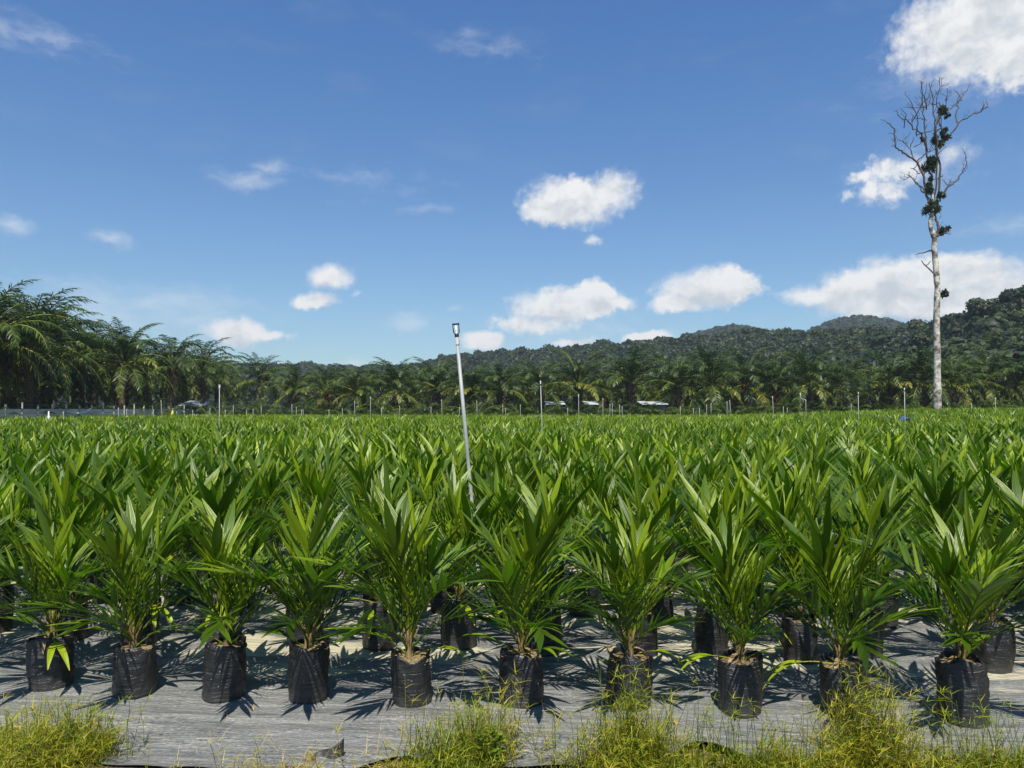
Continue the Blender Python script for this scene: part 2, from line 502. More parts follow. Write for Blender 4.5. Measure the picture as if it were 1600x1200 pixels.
bm = t.n('ShaderNodeBump', {'Height': h, 'Strength': 0.8, 'Distance': 0.03})
p = t.n('ShaderNodeBsdfPrincipled', {'Base Color': c, 'Roughness': t.m('MULTIPLY_ADD', blot, 0.3, 0.2), 'Specular IOR Level': 0.55, 'Normal': bm.outputs[0]})
finish(t, p.outputs[0])
M['film'] = m_

# earth
m_, t = mat('earth')
co = t.n('ShaderNodeTexCoord').outputs['Object']
a = t.noise(co, 1.6, 6, 0.6)
b = t.noise(co, 26, 6, 0.7)
c = t.ramp(t.m('MULTIPLY_ADD', b, 0.6, t.m('MULTIPLY', a, 0.4)), [(0.36, (0.055, 0.036, 0.022)), (0.5, (0.15, 0.10, 0.055)), (0.62, (0.27, 0.20, 0.10)), (0.75, (0.42, 0.34, 0.19))])
far = t.smooth(t.n('ShaderNodeSeparateXYZ', {0: co}).outputs[1], 60, 100)
c = t.mix(far, c, t.mix(a, (0.03, 0.045, 0.014), (0.06, 0.06, 0.025)))
bm = t.n('ShaderNodeBump', {'Height': b, 'Strength': 0.9, 'Distance': 0.03})
p = t.n('ShaderNodeBsdfPrincipled', {'Base Color': c, 'Roughness': 0.95, 'Specular IOR Level': 0.15, 'Normal': bm.outputs[0]})
finish(t, p.outputs[0])
M['earth'] = m_


# ------------------------------------------------------------------ ground
def sstep(x, a, b):
    t_ = np.clip((np.asarray(x, float) - a) / (b - a), 0, 1)
    return t_ * t_ * (3 - 2 * t_)


def rise(x, y):                 # the field climbs a little towards the far right
    return 0.75 * sstep(y, 32, 95) * sstep(np.asarray(x, float) / np.maximum(np.asarray(y, float), 1), 0.25, 0.6)


def gridmesh(xs, ys, zf, name, m_):
    X, Y = np.meshgrid(xs, ys)
    g = Geo()
    nx, ny = len(xs), len(ys)
    idx = np.arange(nx * ny).reshape(ny, nx)
    q = np.stack((idx[:-1, :-1], idx[:-1, 1:], idx[1:, 1:], idx[1:, :-1]), -1).reshape(-1, 4)
    g.add(np.column_stack((X.ravel(), Y.ravel(), zf(X, Y).ravel())), q)
    return g.mesh(name, m_)


def vnoise(x, y, s_, seed):
    r_ = np.random.default_rng(seed).random((64, 64))
    u, v = np.asarray(x) * s_, np.asarray(y) * s_
    i, j = np.floor(u).astype(int), np.floor(v).astype(int)
    fu, fv = u - i, v - j
    fu, fv = fu * fu * (3 - 2 * fu), fv * fv * (3 - 2 * fv)
    g_ = lambda a_, b_: r_[a_ % 64, b_ % 64]
    return (g_(i, j) * (1 - fu) + g_(i + 1, j) * fu) * (1 - fv) + (g_(i, j + 1) * (1 - fu) + g_(i + 1, j + 1) * fu) * fv


xs = np.concatenate((np.linspace(-4000, -120, 12), np.linspace(-100, -8, 24), np.linspace(-7, 7, 141), np.linspace(8, 120, 30), np.linspace(140, 4000, 12)))
ys = np.concatenate((np.linspace(-300, -4, 8), np.linspace(-2, 3, 6), np.linspace(3.1, 5.2, 43), np.linspace(6, 130, 50), np.linspace(150, 6000, 14)))


def gz(X, Y):
    z = rise(X, Y) - 0.006
    nearm = sstep(Y, 5.0, 4.2)
    bank = (vnoise(X, Y, 1.3, 3) * 0.06 + vnoise(X, Y, 5, 4) * 0.035 + vnoise(X, Y, 13, 5) * 0.012)
    edge = sstep(Y, 4.5, 4.1) * .6
    return z + edge * bank * sstep(np.abs(X), 9, 6) * sstep(Y, 2.0, 3.2) - nearm * 0.0


tag(obj('ground', gridmesh(xs, ys, gz, 'ground', M['earth'])), kind='structure', label='brown earth ground under the whole plantation')

# sheet: fine creased part by the camera, coarse beyond
g = Geo()
xs = np.linspace(-8, 8, 321)
ys = np.concatenate((np.linspace(0, 1, 100)[:-1] ** 1.15, [1.0]))
X, S_ = np.meshgrid(xs, ys)
bp = 800 + F * X / 4.25
edge = 4.06 + 0.10 * vnoise(X * 1.0, X * 0, 1.7, 21) + 0.07 * vnoise(X, X * 0, 4.3, 22) + .26 * np.exp(-((bp - 60) / 90) ** 2) + .14 * np.exp(-((bp - 630) / 60) ** 2) + .30 * np.exp(-((bp - 1095) / 60) ** 2) + .12 * np.exp(-((bp - 1300) / 90) ** 2)
Y = edge + (10.0 - edge) * S_
yr = Y + 0.091 * X
Z = 0.006 + 0.012 * vnoise(X * 0.35, yr * 3.2, 1, 5) + 0.010 * vnoise(X * 0.8, yr * 8, 1, 6) + 0.02 * vnoise(X * 0.9, yr * 0.9, 1, 8)
Z += np.exp(-((yr - 4.55 - 0.1 * vnoise(X, X * 0, .7, 9)) / 0.02) ** 2) * 0.012
fade = sstep(Y, 10, 9.2) * sstep(np.abs(X), 8, 7.3)
Z = 0.004 + (Z - 0.004) * fade
Z += sstep(S_, 0.018, 0.0) * 0.05 * vnoise(X, X * 0, 2.3, 30) * fade
idx = np.arange(X.size).reshape(X.shape)
g.add(np.column_stack((X.ravel(), Y.ravel(), Z.ravel())), np.stack((idx[:-1, :-1], idx[:-1, 1:], idx[1:, 1:], idx[1:, :-1]), -1).reshape(-1, 4))
for (a, b, c_, d_) in ((-46, -8, 4.3, 10), (8, 75, 4.0, 10), (-46, 75, 10, 96)):
    xx, yy_ = np.linspace(a, b, 30), np.linspace(c_, d_, 30)
    X, Y = np.meshgrid(xx, yy_)
    idx = np.arange(X.size).reshape(X.shape)
    g.add(np.column_stack((X.ravel(), Y.ravel(), (rise(X, Y) + 0.004).ravel())), np.stack((idx[:-1, :-1], idx[:-1, 1:], idx[1:, 1:], idx[1:, :-1]), -1).reshape(-1, 4))
tag(obj('plastic_sheet', g.mesh('plastic_sheet', M['film'])), kind='structure', label='grey black plastic mulch sheet under the potted seedlings')


# ------------------------------------------------------------------ seedlings
def seedling_frond(L, e0, bend, npairs, lod=0, hue=0.1, term=(0.36, 0.085), seed=0):
    r = random.Random(seed)
    g = Geo()
    pts, tan = rachis(L, e0, bend, 10, r.uniform(-.25, .25))
    rr = np.linspace(0.009, 0.0025, len(pts))
    if lod < 2:
        tube(g, pts if lod == 0 else pts[::2], rr if lod == 0 else rr[::2], 5 if lod == 0 else 3, hue=hue + 0.22, cap=False)
    side = np.array((-math.sin(0.0), 1.0, 0.0))
    n = npairs if lod == 0 else max(2, npairs // (2 if lod == 1 else 4))
    for k in range(n):
        tt = 0.22 + 0.72 * (k + 0.5) / n
        f = tt * (len(pts) - 1)
        i = min(int(f), len(pts) - 2)
        p = pts[i] + (pts[i + 1] - pts[i]) * (f - i)
        T = tan[i]
        N = nrm(np.cross(T, side))
        if N.dot((-1, 0, 0.3)) < 0:
            N = -N
        grow = (k + 0.5) / n
        for sg in (-1, 1):
            a = R(r.uniform(26, 44) - 14 * grow)
            up = R(r.uniform(12, 36))
            S0 = side * sg
            dirv = T * math.cos(a) + (S0 * math.cos(up) + N * math.sin(up)) * math.sin(a)
            LL = (0.23 + 0.14 * math.sin(math.pi * min(1, grow * 0.7 + 0.2))) * r.uniform(.82, 1.15)
            wd = (0.013 + 0.023 * grow ** 1.7) * r.uniform(.8, 1.25)
            if lod:
                wd *= (1.45 if lod == 1 else 2.1)
            wv = np.cross(dirv, S0 * math.sin(up) * -1 + N * math.cos(up) * sg)
            blade(g, p, dirv, np.cross(dirv, N) + r.uniform(-.3, .3) * N, LL, wd, nseg=4 if lod == 0 else (3 if lod == 1 else 2), across=(-1, 0, 1) if lod == 0 else (-1, 1),
                  fold=0.3, droop=r.uniform(.1, .6), hue=hue + r.uniform(-.06, .07), chance=r.random(), tipbrown=.5 if r.random() < .12 else 0)
    T, p = tan[-1], pts[-1]
    N = nrm(np.cross(T, side))
    for sg in (-1, 1):
        a = R(r.uniform(9, 24))
        dirv = T * math.cos(a) + side * sg * math.sin(a) + N * 0.05
        ac = (-1, -.66, -.33, 0, .33, .66, 1) if lod == 0 else ((-1, 0, 1) if lod == 1 else (-1, 1))
        q = r.uniform(.85, 1.15)
        blade(g, p - T * 0.03, dirv, np.cross(dirv, N), term[0] * q, term[1] * r.uniform(.8, 1.15), nseg=8 if lod == 0 else (4 if lod == 1 else 3), across=ac, fold=0.22,
              droop=r.uniform(.05, .3), hue=hue + r.uniform(-.04, .06), chance=r.random(), prof='broad', pleat=0.035 if lod == 0 else 0)
    return g


def basal_leaf(L, e0, bend, wd, hue, seed=0, lod=0, brown=0.0):
    r = random.Random(seed)
    g = Geo()
    pts, tan = rachis(L * 0.45, e0, bend * .4, 6)
    tube(g, pts, np.linspace(0.006, 0.003, len(pts)), 4, hue=hue + .25, cap=False)
    T, p = tan[-1], pts[-1]
    side = np.array((0, 1.0, 0))
    N = nrm(np.cross(T, side))
    for sg in ((-1, 1) if r.random() < .7 else (0,)):
        a = R(r.uniform(6, 20))
        blade(g, p, T * math.cos(a) + side * sg * math.sin(a), np.cross(T, N), L * .62 * r.uniform(.85, 1.1), wd, nseg=7, across=(-1, -.66, -.33, 0, .33, .66, 1) if lod == 0 else (-1, 0, 1), fold=.3,
              droop=bend * 1.1, hue=hue, chance=r.random(), prof='broad', pleat=.03 if lod == 0 else 0, tipbrown=brown)
    return g


NF = 4
KINDS = {   # kind: (rachis length, elevation, bend, leaflet pairs, hue, terminal leaflets)
    'spear': (0.62, 87, 8, 5, 0.26, (0.42, 0.058)),
    'inner': (0.64, 81, 27, 11, 0.23, (0.39, 0.064)),
    'middle': (0.63, 68, 44, 12, 0.16, (0.36, 0.058)),
    'outer': (0.56, 54, 54, 11, 0.12, (0.31, 0.050)),
}
FR = {}
for lod in (0, 1, 2):
    for kn, (L, e, bd, npair, hue, term) in KINDS.items():
        FR[kn, lod] = [seedling_frond(L * (1 + .08 * (i - 1.5)), R(e), R(bd * (.8 + .15 * i)), npair, lod, hue, term, seed=100 + 17 * i + len(kn)) for i in range(NF)]
    FR['basal', lod] = [basal_leaf(0.38 + .05 * i, R(40 - 8 * i), R(24 + 12 * i), 0.050, (0.26, 0.18, 0.36, 0.46)[i], seed=40 + i, lod=lod, brown=(.1, .1, .35, .4)[i]) for i in range(NF)]
FRM = {(kn, i): FR[kn, 0][i].mesh('frond', M['seedling']) for kn in list(KINDS) + ['basal'] for i in range(NF)}


def frond_plan(r, big=1.0):
    plan = []
    a = r.uniform(0, 6.28)
    seq = ['spear'] + ['inner'] * r.choice((3, 4)) + ['middle'] * r.choice((4, 5)) + ['outer'] * r.choice((3, 4)) + ['basal'] * r.choice((1, 2, 3))
    for k, kn in enumerate(seq):
        a += R(137.5) + r.uniform(-.25, .25)
        z = {'spear': .12, 'inner': .11, 'middle': .07, 'outer': .035, 'basal': .0}[kn]
        plan.append((kn, r.randrange(NF), a, z, big * r.uniform(.88, 1.12)))
    return plan


def stem_geo(seed):
    r = random.Random(seed)
    g = Geo()
    tube(g, [(0, 0, -.03), (0.004, 0, .04), (0, .004, .1), (0, 0, .2)], [.024, .021, .017, .008], 8)
    for k in range(9):
        a = k * 2.4 + r.uniform(-.3, .3)
        o_ = np.array((math.cos(a), math.sin(a), 0))
        h_ = r.uniform(.1, .24)
        tube(g, [o_ * .016, o_ * .024 + (0, 0, h_ * .5), o_ * (.03 + r.uniform(0, .05)) + np.array((0, 0, h_))], [.011, .008, .003], 5)
    return g


STEM = [stem_geo(i).mesh('stem', M['stem']) for i in range(4)]


def bag_geo(seed):
    r = np.random.default_rng(seed)
    n, rows = 44, 22
    H = 0.37 + r.uniform(-.02, .03)
    th = np.arange(n) * 2 * math.pi / n
    ph = r.uniform(0, 6.28, 8)
    V = []

    def ring(z, rad, k):
        f = z / H
        wob = .007 * np.sin(3 * th + ph[0] + f * 2.6) + .009 * np.sin(2 * th + ph[1] + f * 1.6) + .003 * np.sin(7 * th + ph[2] + 9 * f) + .0022 * np.sin(13 * th + ph[3] - 14 * f)
        wr = .0022 * np.sin(f * 31 + ph[4] + 1.3 * np.sin(th + ph[5])) * (.6 + .8 * np.sin(2 * th + ph[5])) + .0018 * np.sin(f * 66 + 3 * th + ph[6]) * np.sin(2 * th + ph[1])
        rr = rad + wob * (1 if f > .05 else .4) + wr * (f > .03)
        lean = f * .02
        return np.column_stack((np.cos(th) * rr + lean * math.cos(ph[7]), np.sin(th) * rr + lean * math.sin(ph[7]), np.full(n, z)))
    V.append(ring(0.0, .118, 0))
    V.append(ring(0.006, .134, 0))
    for k in range(1, rows + 1):
        f = k / rows
        rad = .141 + .008 * math.sin(f * math.pi) - .004 * f
        V.append(ring(H * f, rad, k))
    top = V[-1]
    top[:, 2] += .018 * np.sin(2 * th + ph[2]) + .010 * np.sin(5 * th + ph[0]) + r.uniform(-.004, .004, n)
    inn = top.copy()
    inn[:, :2] *= .965
    V.append(inn)
    for f, s_ in ((.96, .955), (.88, .95)):
        q = ring(H * f, .137 * s_, 0)
        q[:, 2] += .5 * (top[:, 2] - H) * (f > .9)
        V.append(q)
    k = len(V)
    Q = [(i * n + j, i * n + (j + 1) % n, (i + 1) * n + (j + 1) % n, (i + 1) * n + j) for i in range(k - 1) for j in range(n)]
    Q += [(0, n - j - 1, n - j - 2, n - j - 3) for j in range(0, n - 3, 2)]
    g = Geo()
    g.add(np.vstack(V), Q)
    s2 = Geo()          # soil in the bag
    rings = []
    for rad in (.139, .10, .06, .02):
        z = H * .90 + .012 * (1 - rad / .14) + r.uniform(-.006, .006, n)
        rings.append(np.column_stack((np.cos(th) * rad + .018 * math.cos(ph[7]), np.sin(th) * rad + .018 * math.sin(ph[7]), z)))
    Q = [(i * n + j, i * n + (j + 1) % n, (i + 1) * n + (j + 1) % n, (i + 1) * n + j) for i in range(3) for j in range(n)]
    Q += [(3 * n, 3 * n + j + 1, 3 * n + j + 2, 3 * n + j + 3) for j in range(0, n - 3, 2)]
    s2.add(np.vstack(rings), Q)
    return g, s2, H, .018 * math.cos(ph[7]), .018 * math.sin(ph[7])


BAG = []
for i in range(6):
    a, b, H, lx, ly = bag_geo(50 + i)
    BAG.append((a.mesh('polybag', M['bag']), b.mesh('soil', M['soil']), H, lx, ly, a))

dry_g = Geo()
blade(dry_g, (0, 0, .0), (1, 0, .5), (0, 1, 0), .20, .028, nseg=8, across=(-1, 0, 1), fold=.8, droop=3.4, hue=.95)
DRY = dry_g.mesh('dry_frond', M['dryleaf'])

ROT = R(-5.2)                   # the rows run slightly towards the camera on the right
PITCH_X, PITCH_Y = 0.705, 1.10
front = [(62, 1087), (195, 1098), (337, 1103), (475, 1106), (640, 1112), (815, 1113), (987, 1118), (1165, 1128), (1340, 1136), (1525, 1145)]
ORD = ['first', 'second', 'third', 'fourth', 'fifth', 'sixth', 'seventh', 'eighth', 'ninth', 'tenth', 'eleventh', 'twelfth', 'thirteenth', 'fourteenth', 'fifteenth', 'sixteenth']
FLAB = ['leftmost potted seedling of the front row, curled dry leaf at the bag rim',
        'second seedling from left in the front row, black bag half in shade above yellow grass',
        'third seedling from left in the front row, yellow leaf hanging over bag',
        'fourth seedling from left in the front row, brown dry leaf over the left bag rim',
        'fifth seedling from left in the front row, just left of the centre, bag with wrinkles',
        'sixth seedling from left in the front row, thin grass stems crossing its black bag',
        'seventh seedling from left in the front row, bag half hidden behind tall grass',
        'eighth seedling from left in the front row, brown tipped leaf over the left bag rim',
        'ninth seedling from left in the front row, bag nearly hidden by yellow grass tuft',
        'rightmost potted oil palm seedling of the front row, dry curled leaf on bag front']
places = []                     # x, y, row
for px, py in front:
    q = on_ground(px, py)
    places.append((q[0], q[1] + .13, 0))
o0 = np.array((-0.42, 6.20 + .1))
ux, uy = np.array((math.cos(ROT), math.sin(ROT))), np.array((-math.sin(ROT), math.cos(ROT)))
for row in range(0, 86):
    for k in range(-75, 110):
        if row == 0 and -6 < k < 7:
            continue
        q = o0 + ux * PITCH_X * (k + (0.5 if row % 2 == 0 else 0)) + uy * PITCH_Y * (row - 1)
        q = q + np.array((rnd.gauss(0, .05), rnd.gauss(0, .07)))
        x, y = q
        if x < -43.5 or y > 95 or abs(x) > 0.735 * y + 3.2:
            continue
        places.append((x, y, row if row else 99))
N_IND, N_DETAIL = 298, 95
near = sorted(places, key=lambda p_: (p_[2] > 0, 60 * (abs(p_[0]) > 0.72 * p_[1] + .45) + math.hypot(p_[0], p_[1])))
ind, rest = near[:N_IND], near[N_IND:]
rowcount = {}
sec = sorted([p_ for p_ in ind if p_[2] == 1], key=lambda p_: p_[0])
thd = sorted([p_ for p_ in ind if p_[2] == 2], key=lambda p_: p_[0])
CROWN = []
for i in range(6):
    r = random.Random(900 + i)
    g = Geo()
    for kn, j, a, z, s_ in frond_plan(r):
        g.put(FR[kn, 0 if i < 0 else 1][j], (0, 0, z), a, s_, dhue=r.uniform(-.04, .04), rand=r.random())
    CROWN.append((g.mesh('crown', M['seedling']), g))
for i, (x, y, row) in enumerate(ind):
    r = random.Random(2000 + i)
    grp = 'potted oil palm seedlings in rows'
    if row == 0:
        lab = FLAB[i]
    elif row == 1:
        lab = f'seedling of the second row, {ORD[sec.index((x, y, row))]} from the left, green fronds behind the front row'
    elif row == 2 and thd.index((x, y, row)) < 16:
        lab = f'seedling of the third row, {ORD[thd.index((x, y, row))]} from the left, partly hidden by nearer fronds'
    else:
        lab = 'green oil palm seedling standing in the dense rows behind the third row'
    t_ = thing('potted_palm_seedling', lab, 'palm seedling', (x, y, 0.012), r.uniform(0, 6.28), grp)
    bm_, sm, H, lx, ly, _g = BAG[r.randrange(6)]
    t_.rotation_euler.x, t_.rotation_euler.y = r.gauss(0, .035), r.gauss(0, .035)
    bag = obj('polybag', bm_, t_)
    bag.scale = (r.uniform(.93, 1.06), r.uniform(.93, 1.06), r.uniform(.94, 1.05))
    obj('soil', sm, bag)
    lx, ly = lx + r.uniform(-.015, .015), ly + r.uniform(-.015, .015)
    big = (1.0 if row == 0 else 1.07) * r.uniform(.9, 1.07)
    zs = H * .90
    if i < N_DETAIL:
        obj('stem', STEM[r.randrange(4)], t_, (lx, ly, zs), r.uniform(0, 6))
        for kn, j, a, z, s_ in frond_plan(r, big):
            fo = obj('frond', FRM[kn, j], t_, (lx, ly, zs + z), a, s_)
            if kn == 'basal' and j >= 2:
                fo['label'] = 'yellowing lower frond'
        if row == 0 and i in (0, 1, 3, 4, 7, 9):
            # a withered leaf hangs over the rim
            want = {0: -.9, 1: -.3, 3: -2.5, 4: -2.2, 7: -2.9, 9: -1.4}[i]
            dd = obj('dry_frond', DRY, t_, (lx, ly, zs + .04), want - t_.rotation_euler.z, 1.15)
            dd['label'] = 'withered brown leaf curled over the bag rim'
    else:
        obj('crown', CROWN[r.randrange(6)][0], t_, (lx, ly, zs), r.uniform(0, 6), big)

# the rest of the field, too many to set out one by one
g = Geo()
LODS = {1: [c_[1] for c_ in CROWN], 2: []}
for i in range(5):
    r = random.Random(950 + i)
    q = Geo()
    for kn, j, a, z, s_ in frond_plan(r):
        if kn != 'basal':
            q.put(FR[kn, 2][j], (0, 0, z), a, s_, dhue=r.uniform(-.03, .05), rand=r.random())
    LODS[2].append(q)
bagfar = Geo()
tube(bagfar, [(0, 0, 0), (0, 0, .37)], [.14, .145], 8)
gb = Geo()
for (x, y, row) in rest:
    lod = 1 if y < 27 else 2
    z0 = float(rise(x, y))
    big = rnd.uniform(.96, 1.12) * (1 + .12 * float(sstep(x / y, .45, .65)))
    g.put(LODS[lod][rnd.randrange(5)], (x, y, z0 + .34), rnd.uniform(0, 6.28), big, (rnd.gauss(0, .05), rnd.gauss(0, .05)), dhue=rnd.uniform(-.02, .05), rand=rnd.random())
    if y < 40:
        gb.put(bagfar, (x, y, z0), rnd.uniform(0, 6))
far_field = tag(obj('seedling_field', g.mesh('seedling_field', M['seedling'])), 'mass of green oil palm seedlings filling the far field', 'seedlings', kind='stuff')
fb_ = obj('polybag', gb.mesh('polybags', M['bag']), far_field)
fb_['kind'] = 'stuff'

# ------------------------------------------------------------------ sprinkler poles
POLES = [  # top x, top y, base x (low end seen), depth or None
    (712, 506, 733, 9.05), (343, 601, 342.5, None), (844.5, 594, 848, None), (904, 616, 905, None), (942, 622, 942, None), (1413, 605, 1415, None),
    (1341, 612, 1342, None), (1259, 624, 1260, None), (1207, 619, 1211, None), (251.5, 625, 256, None), (225.5, 632, 226, None), (579, 620, 578, None),
    (554, 627, 555, None), (690, 624, 692, None), (745, 626, 746, None), (1140, 625, 1147, None), (1136, 627, 1136, None), (1111, 630, 1111, None),
    (1104, 632, 1104, None), (1555.5, 621, 1556, None), (456, 631, 457, None), (463, 636, 463, None), (364.5, 633, 365, None), (408, 636, 409, None),
    (99, 643, 98.5, 52), (240, 640, 240, 70), (301, 641, 302, 66), (328, 638, 328, 80), (352, 640, 352, 75), (385, 640, 385, 80), (395.5, 639, 396, 78),
    (471, 640, 471, 75), (473.5, 640, 474, 84), (514, 640, 514, 80), (535, 638, 535, 76), (596, 637, 596, 78), (624.5, 634, 625, 80), (673.5, 636, 674, 80),
    (718, 636, 718, 82), (785.5, 632, 786, 78), (790, 638, 790, 85), (813, 632, 813, 82), (887, 637, 887, 80), (953, 631, 953, 80), (956.5, 630, 959, 76),
    (968, 632, 970, 80), (972, 635, 974, 84), (1063, 635, 1063, 80), (1083.5, 638, 1084, 82), (1093, 638, 1093, 82), (1224, 635, 1224, 80), (1230, 637, 1230, 82),
    (1330, 631, 1330, 80), (1518, 630, 1518, 78), (185, 637, 185, 62), (198, 639, 198, 70),
]
PLAB = {0: 'tall leaning grey irrigation pole with a clear sprinkler head, nearest in the photo', 1: 'white sprinkler pole rising high on the left of the field',
        2: 'white sprinkler pole in the middle, right of the big leaning pole', 5: 'white sprinkler pole standing left of the bare tree',
        6: 'white sprinkler pole second left of the bare tree', 7: 'pale pole with a bent head left of the bare tree', 8: 'slightly leaning white pole in front of the palms at right of middle',
        9: 'short leaning white pole in front of the fence', 3: 'white sprinkler pole right of the middle pole, in front of dark young palms',
        15: 'thin pole tilted strongly beside an upright one', 19: 'thin white pole at the far right of field', 11: 'white sprinkler pole left of the big leaning pole'}


def pole(i, px, py, bx, Y):
    if Y is None:
        Y = min(88.0, 0.93 * F / max(640 - py, 8))
    top = at(px, py, Y)
    low = at(bx, 700, Y)
    near_ = i == 0
    rad = .023 if near_ else max(.015, .00028 * Y)
    if near_:
        low = at(733, 737, Y)
    d_ = nrm(top - low)
    z0 = float(rise(top[0], Y)) - 0.05
    base = low + d_ * ((z0 - low[2]) / d_[2])
    L = float(np.linalg.norm(top - base))
    t_ = thing('sprinkler_pole', PLAB.get(i, 'thin pale sprinkler pole standing far off in the seedling field'), 'irrigation pole', base, 0, 'sprinkler poles in the field')
    q = np.array((0, 0, 1.0))
    from mathutils import Vector
    t_.rotation_mode = 'QUATERNION'
    t_.rotation_quaternion = Vector((0, 0, 1)).rotation_difference(Vector(d_))
    k = rad / .031
    hd = 0.17 * max(1, k * .75)
    g_ = Geo()
    tube(g_, [(0, 0, 0), (0, 0, (L - hd) * .5), (0, 0, L - hd)], rad * .95, 12 if near_ else 6)
    obj('pipe', g_.mesh('pipe', M['pipe'] if near_ else M['pale_pipe']), t_)
    g_ = Geo()
    zc = L - hd
    tube(g_, [(0, 0, zc - .12 * k), (0, 0, zc)], rad * 1.22, 12 if near_ else 6)
    obj('coupling', g_.mesh('coupling', M['pipe'] if near_ else M['pale_pipe']), t_)
    g_ = Geo()
    s_ = hd / .17
    if i == 7:
        tube(g_, [(0, 0, zc), (0, 0, zc + .1), (-.45, 0, zc + .28), (-.5, 0, zc + .75)], [.05, .05, .05, .06], 6)
    else:
        tube(g_, [(0, 0, zc), (0, 0, zc + .02 * s_), (0, 0, zc + .05 * s_)], [.022 * s_, .03 * s_, .02 * s_], 10)
        for sg in (-1, 1):   # the two arms of the head frame
            tube(g_, [(sg * .016 * s_, 0, zc + .035 * s_), (sg * .034 * s_, 0, zc + .065 * s_), (sg * .037 * s_, 0, zc + .165 * s_)], .0075 * s_, 6)
        box(g_, -.043 * s_, .043 * s_, -.011 * s_, .011 * s_, zc + .158 * s_, zc + .176 * s_)
    obj('head_frame', g_.mesh('head_frame', M['black'] if i in (0, 2, 5, 6) else M['pale_pipe']), t_)
    if i != 7:
        g_ = Geo()
        tube(g_, [(0, 0, zc + .05 * s_), (0, 0, zc + .08 * s_), (0, 0, zc + .12 * s_), (0, 0, zc + .157 * s_)], np.array((.008, .021, .017, .006)) * s_, 10)
        obj('nozzle', g_.mesh('nozzle', M['white']), t_)


for i, (px, py, bx, Y) in enumerate(POLES):
    pole(i, px, py, bx, Y)


# ------------------------------------------------------------------ oil palms
def palm_frond(L, e0, bend, n, lw, ll, hue, seed, segs=2):
    r = random.Random(seed)
    g = Geo()
    pts, tan = rachis(L, e0, bend, 10, r.uniform(-.35, .35), 1.8)
    tube(g, pts[::1], np.linspace(.075, .015, len(pts)), 3, hue=min(hue + .25, .9), cap=False)
    side = np.array((0, 1.0, 0))
    for k in range(n):
        tt = 0.16 + 0.84 * (k + .5) / n
        f = tt * (len(pts) - 1)
        i = min(int(f), len(pts) - 2)
        p = pts[i] + (pts[i + 1] - pts[i]) * (f - i)
        T = tan[i]
        N = nrm(np.cross(T, side))
        if N[2] < 0:
            N = -N
        for sg in (-1, 1):
            a = R(r.uniform(48, 68) - 28 * tt ** 3)
            up = R(r.uniform(-42, 12))
            dv = T * math.cos(a) + (side * sg * math.cos(up) + N * math.sin(up)) * math.sin(a)
            blade(g, p, dv, np.cross(dv, N) + N * r.uniform(-.5, .5), ll * math.sin(math.pi * min(1, tt * .78 + .17)) ** .7 * r.uniform(.8, 1.15), lw, nseg=segs, across=(-1, 1), fold=0,
                  droop=r.uniform(.5, 1.3), hue=hue + r.uniform(-.10, .10), chance=r.random())
    return g


PF = {}
for i in range(4):
    PF['up', i] = palm_frond(5.0, R(78 - 8 * i), R(84 + 10 * i), 36, .10, .85, .08, 300 + i)
    PF['mid', i] = palm_frond(5.4, R(50 - 8 * i), R(80 + 8 * i), 38, .10, .92, .13, 310 + i)
    PF['low', i] = palm_frond(5.1, R(16 - 11 * i), R(58 + 9 * i), 36, .10, .88, .17, 320 + i)
    PF['dead', i] = palm_frond(3.2, R(-40 - 12 * i), R(44), 18, .09, .6, .80, 330 + i)


def palm_crown(seed, dead=2, yel=.0, n=(11, 13, 11)):
    r = random.Random(seed)
    g, gd = Geo(), Geo()
    a = 0
    for kn, cnt in zip(('up', 'mid', 'low'), n):
        for k in range(cnt):
            a += R(137.5) + r.uniform(-.2, .2)
            h_ = r.uniform(-.05, .05) + (yel if kn == 'low' and r.random() < .4 else 0) + (.14 if kn == 'low' else 0) * r.random()
            g.put(PF[kn, r.randrange(4)], (.12 * math.cos(a), .12 * math.sin(a), {'up': .5, 'mid': .25, 'low': 0}[kn]), a, r.uniform(.86, 1.1), dhue=h_, rand=r.random())
    for k in range(dead):
        a += R(97)
        gd.put(PF['dead', r.randrange(4)], (.1 * math.cos(a), .1 * math.sin(a), -.1), a, r.uniform(.8, 1.1), dhue=r.uniform(-.2, .05), rand=r.random())
    return g.mesh('crown', M['palm']), (gd.mesh('dry_fronds', M['palm']) if dead else None)


PC = [palm_crown(500 + i, dead=(0, 1, 0, 2, 1)[i], yel=(.0, .08, .04, .18, .06)[i]) for i in range(5)]


def trunk_mesh(h_, seed):
    r = np.random.default_rng(seed)
    g = Geo()
    k = int(h_ / .22)
    z = np.linspace(-.3, h_, k)
    rad = .23 + .10 * np.exp(-np.maximum(z, 0) / .8) + .035 * (np.arange(k) % 2) + r.uniform(-.02, .02, k)
    rad[-8:] += np.linspace(0, .17, 8)
    tube(g, np.column_stack((.08 * np.sin(z * .4), .05 * np.cos(z * .5), z)), rad, 10)
    for j in range(26):          # old leaf bases below the crown
        a = j * 2.4
        zz = h_ - .1 - j * .085
        o_ = np.array((math.cos(a), math.sin(a), 0))
        tube(g, [o_ * .25 + (0, 0, zz - .15), o_ * .5 + (0, 0, zz + .1), o_ * .62 + (0, 0, zz + .35)], [.10, .07, .04], 4)
    return g.mesh('trunk', M['trunk'])


TR = {h_: trunk_mesh(h_, int(h_ * 10)) for h_ in (4.2, 5.8)}


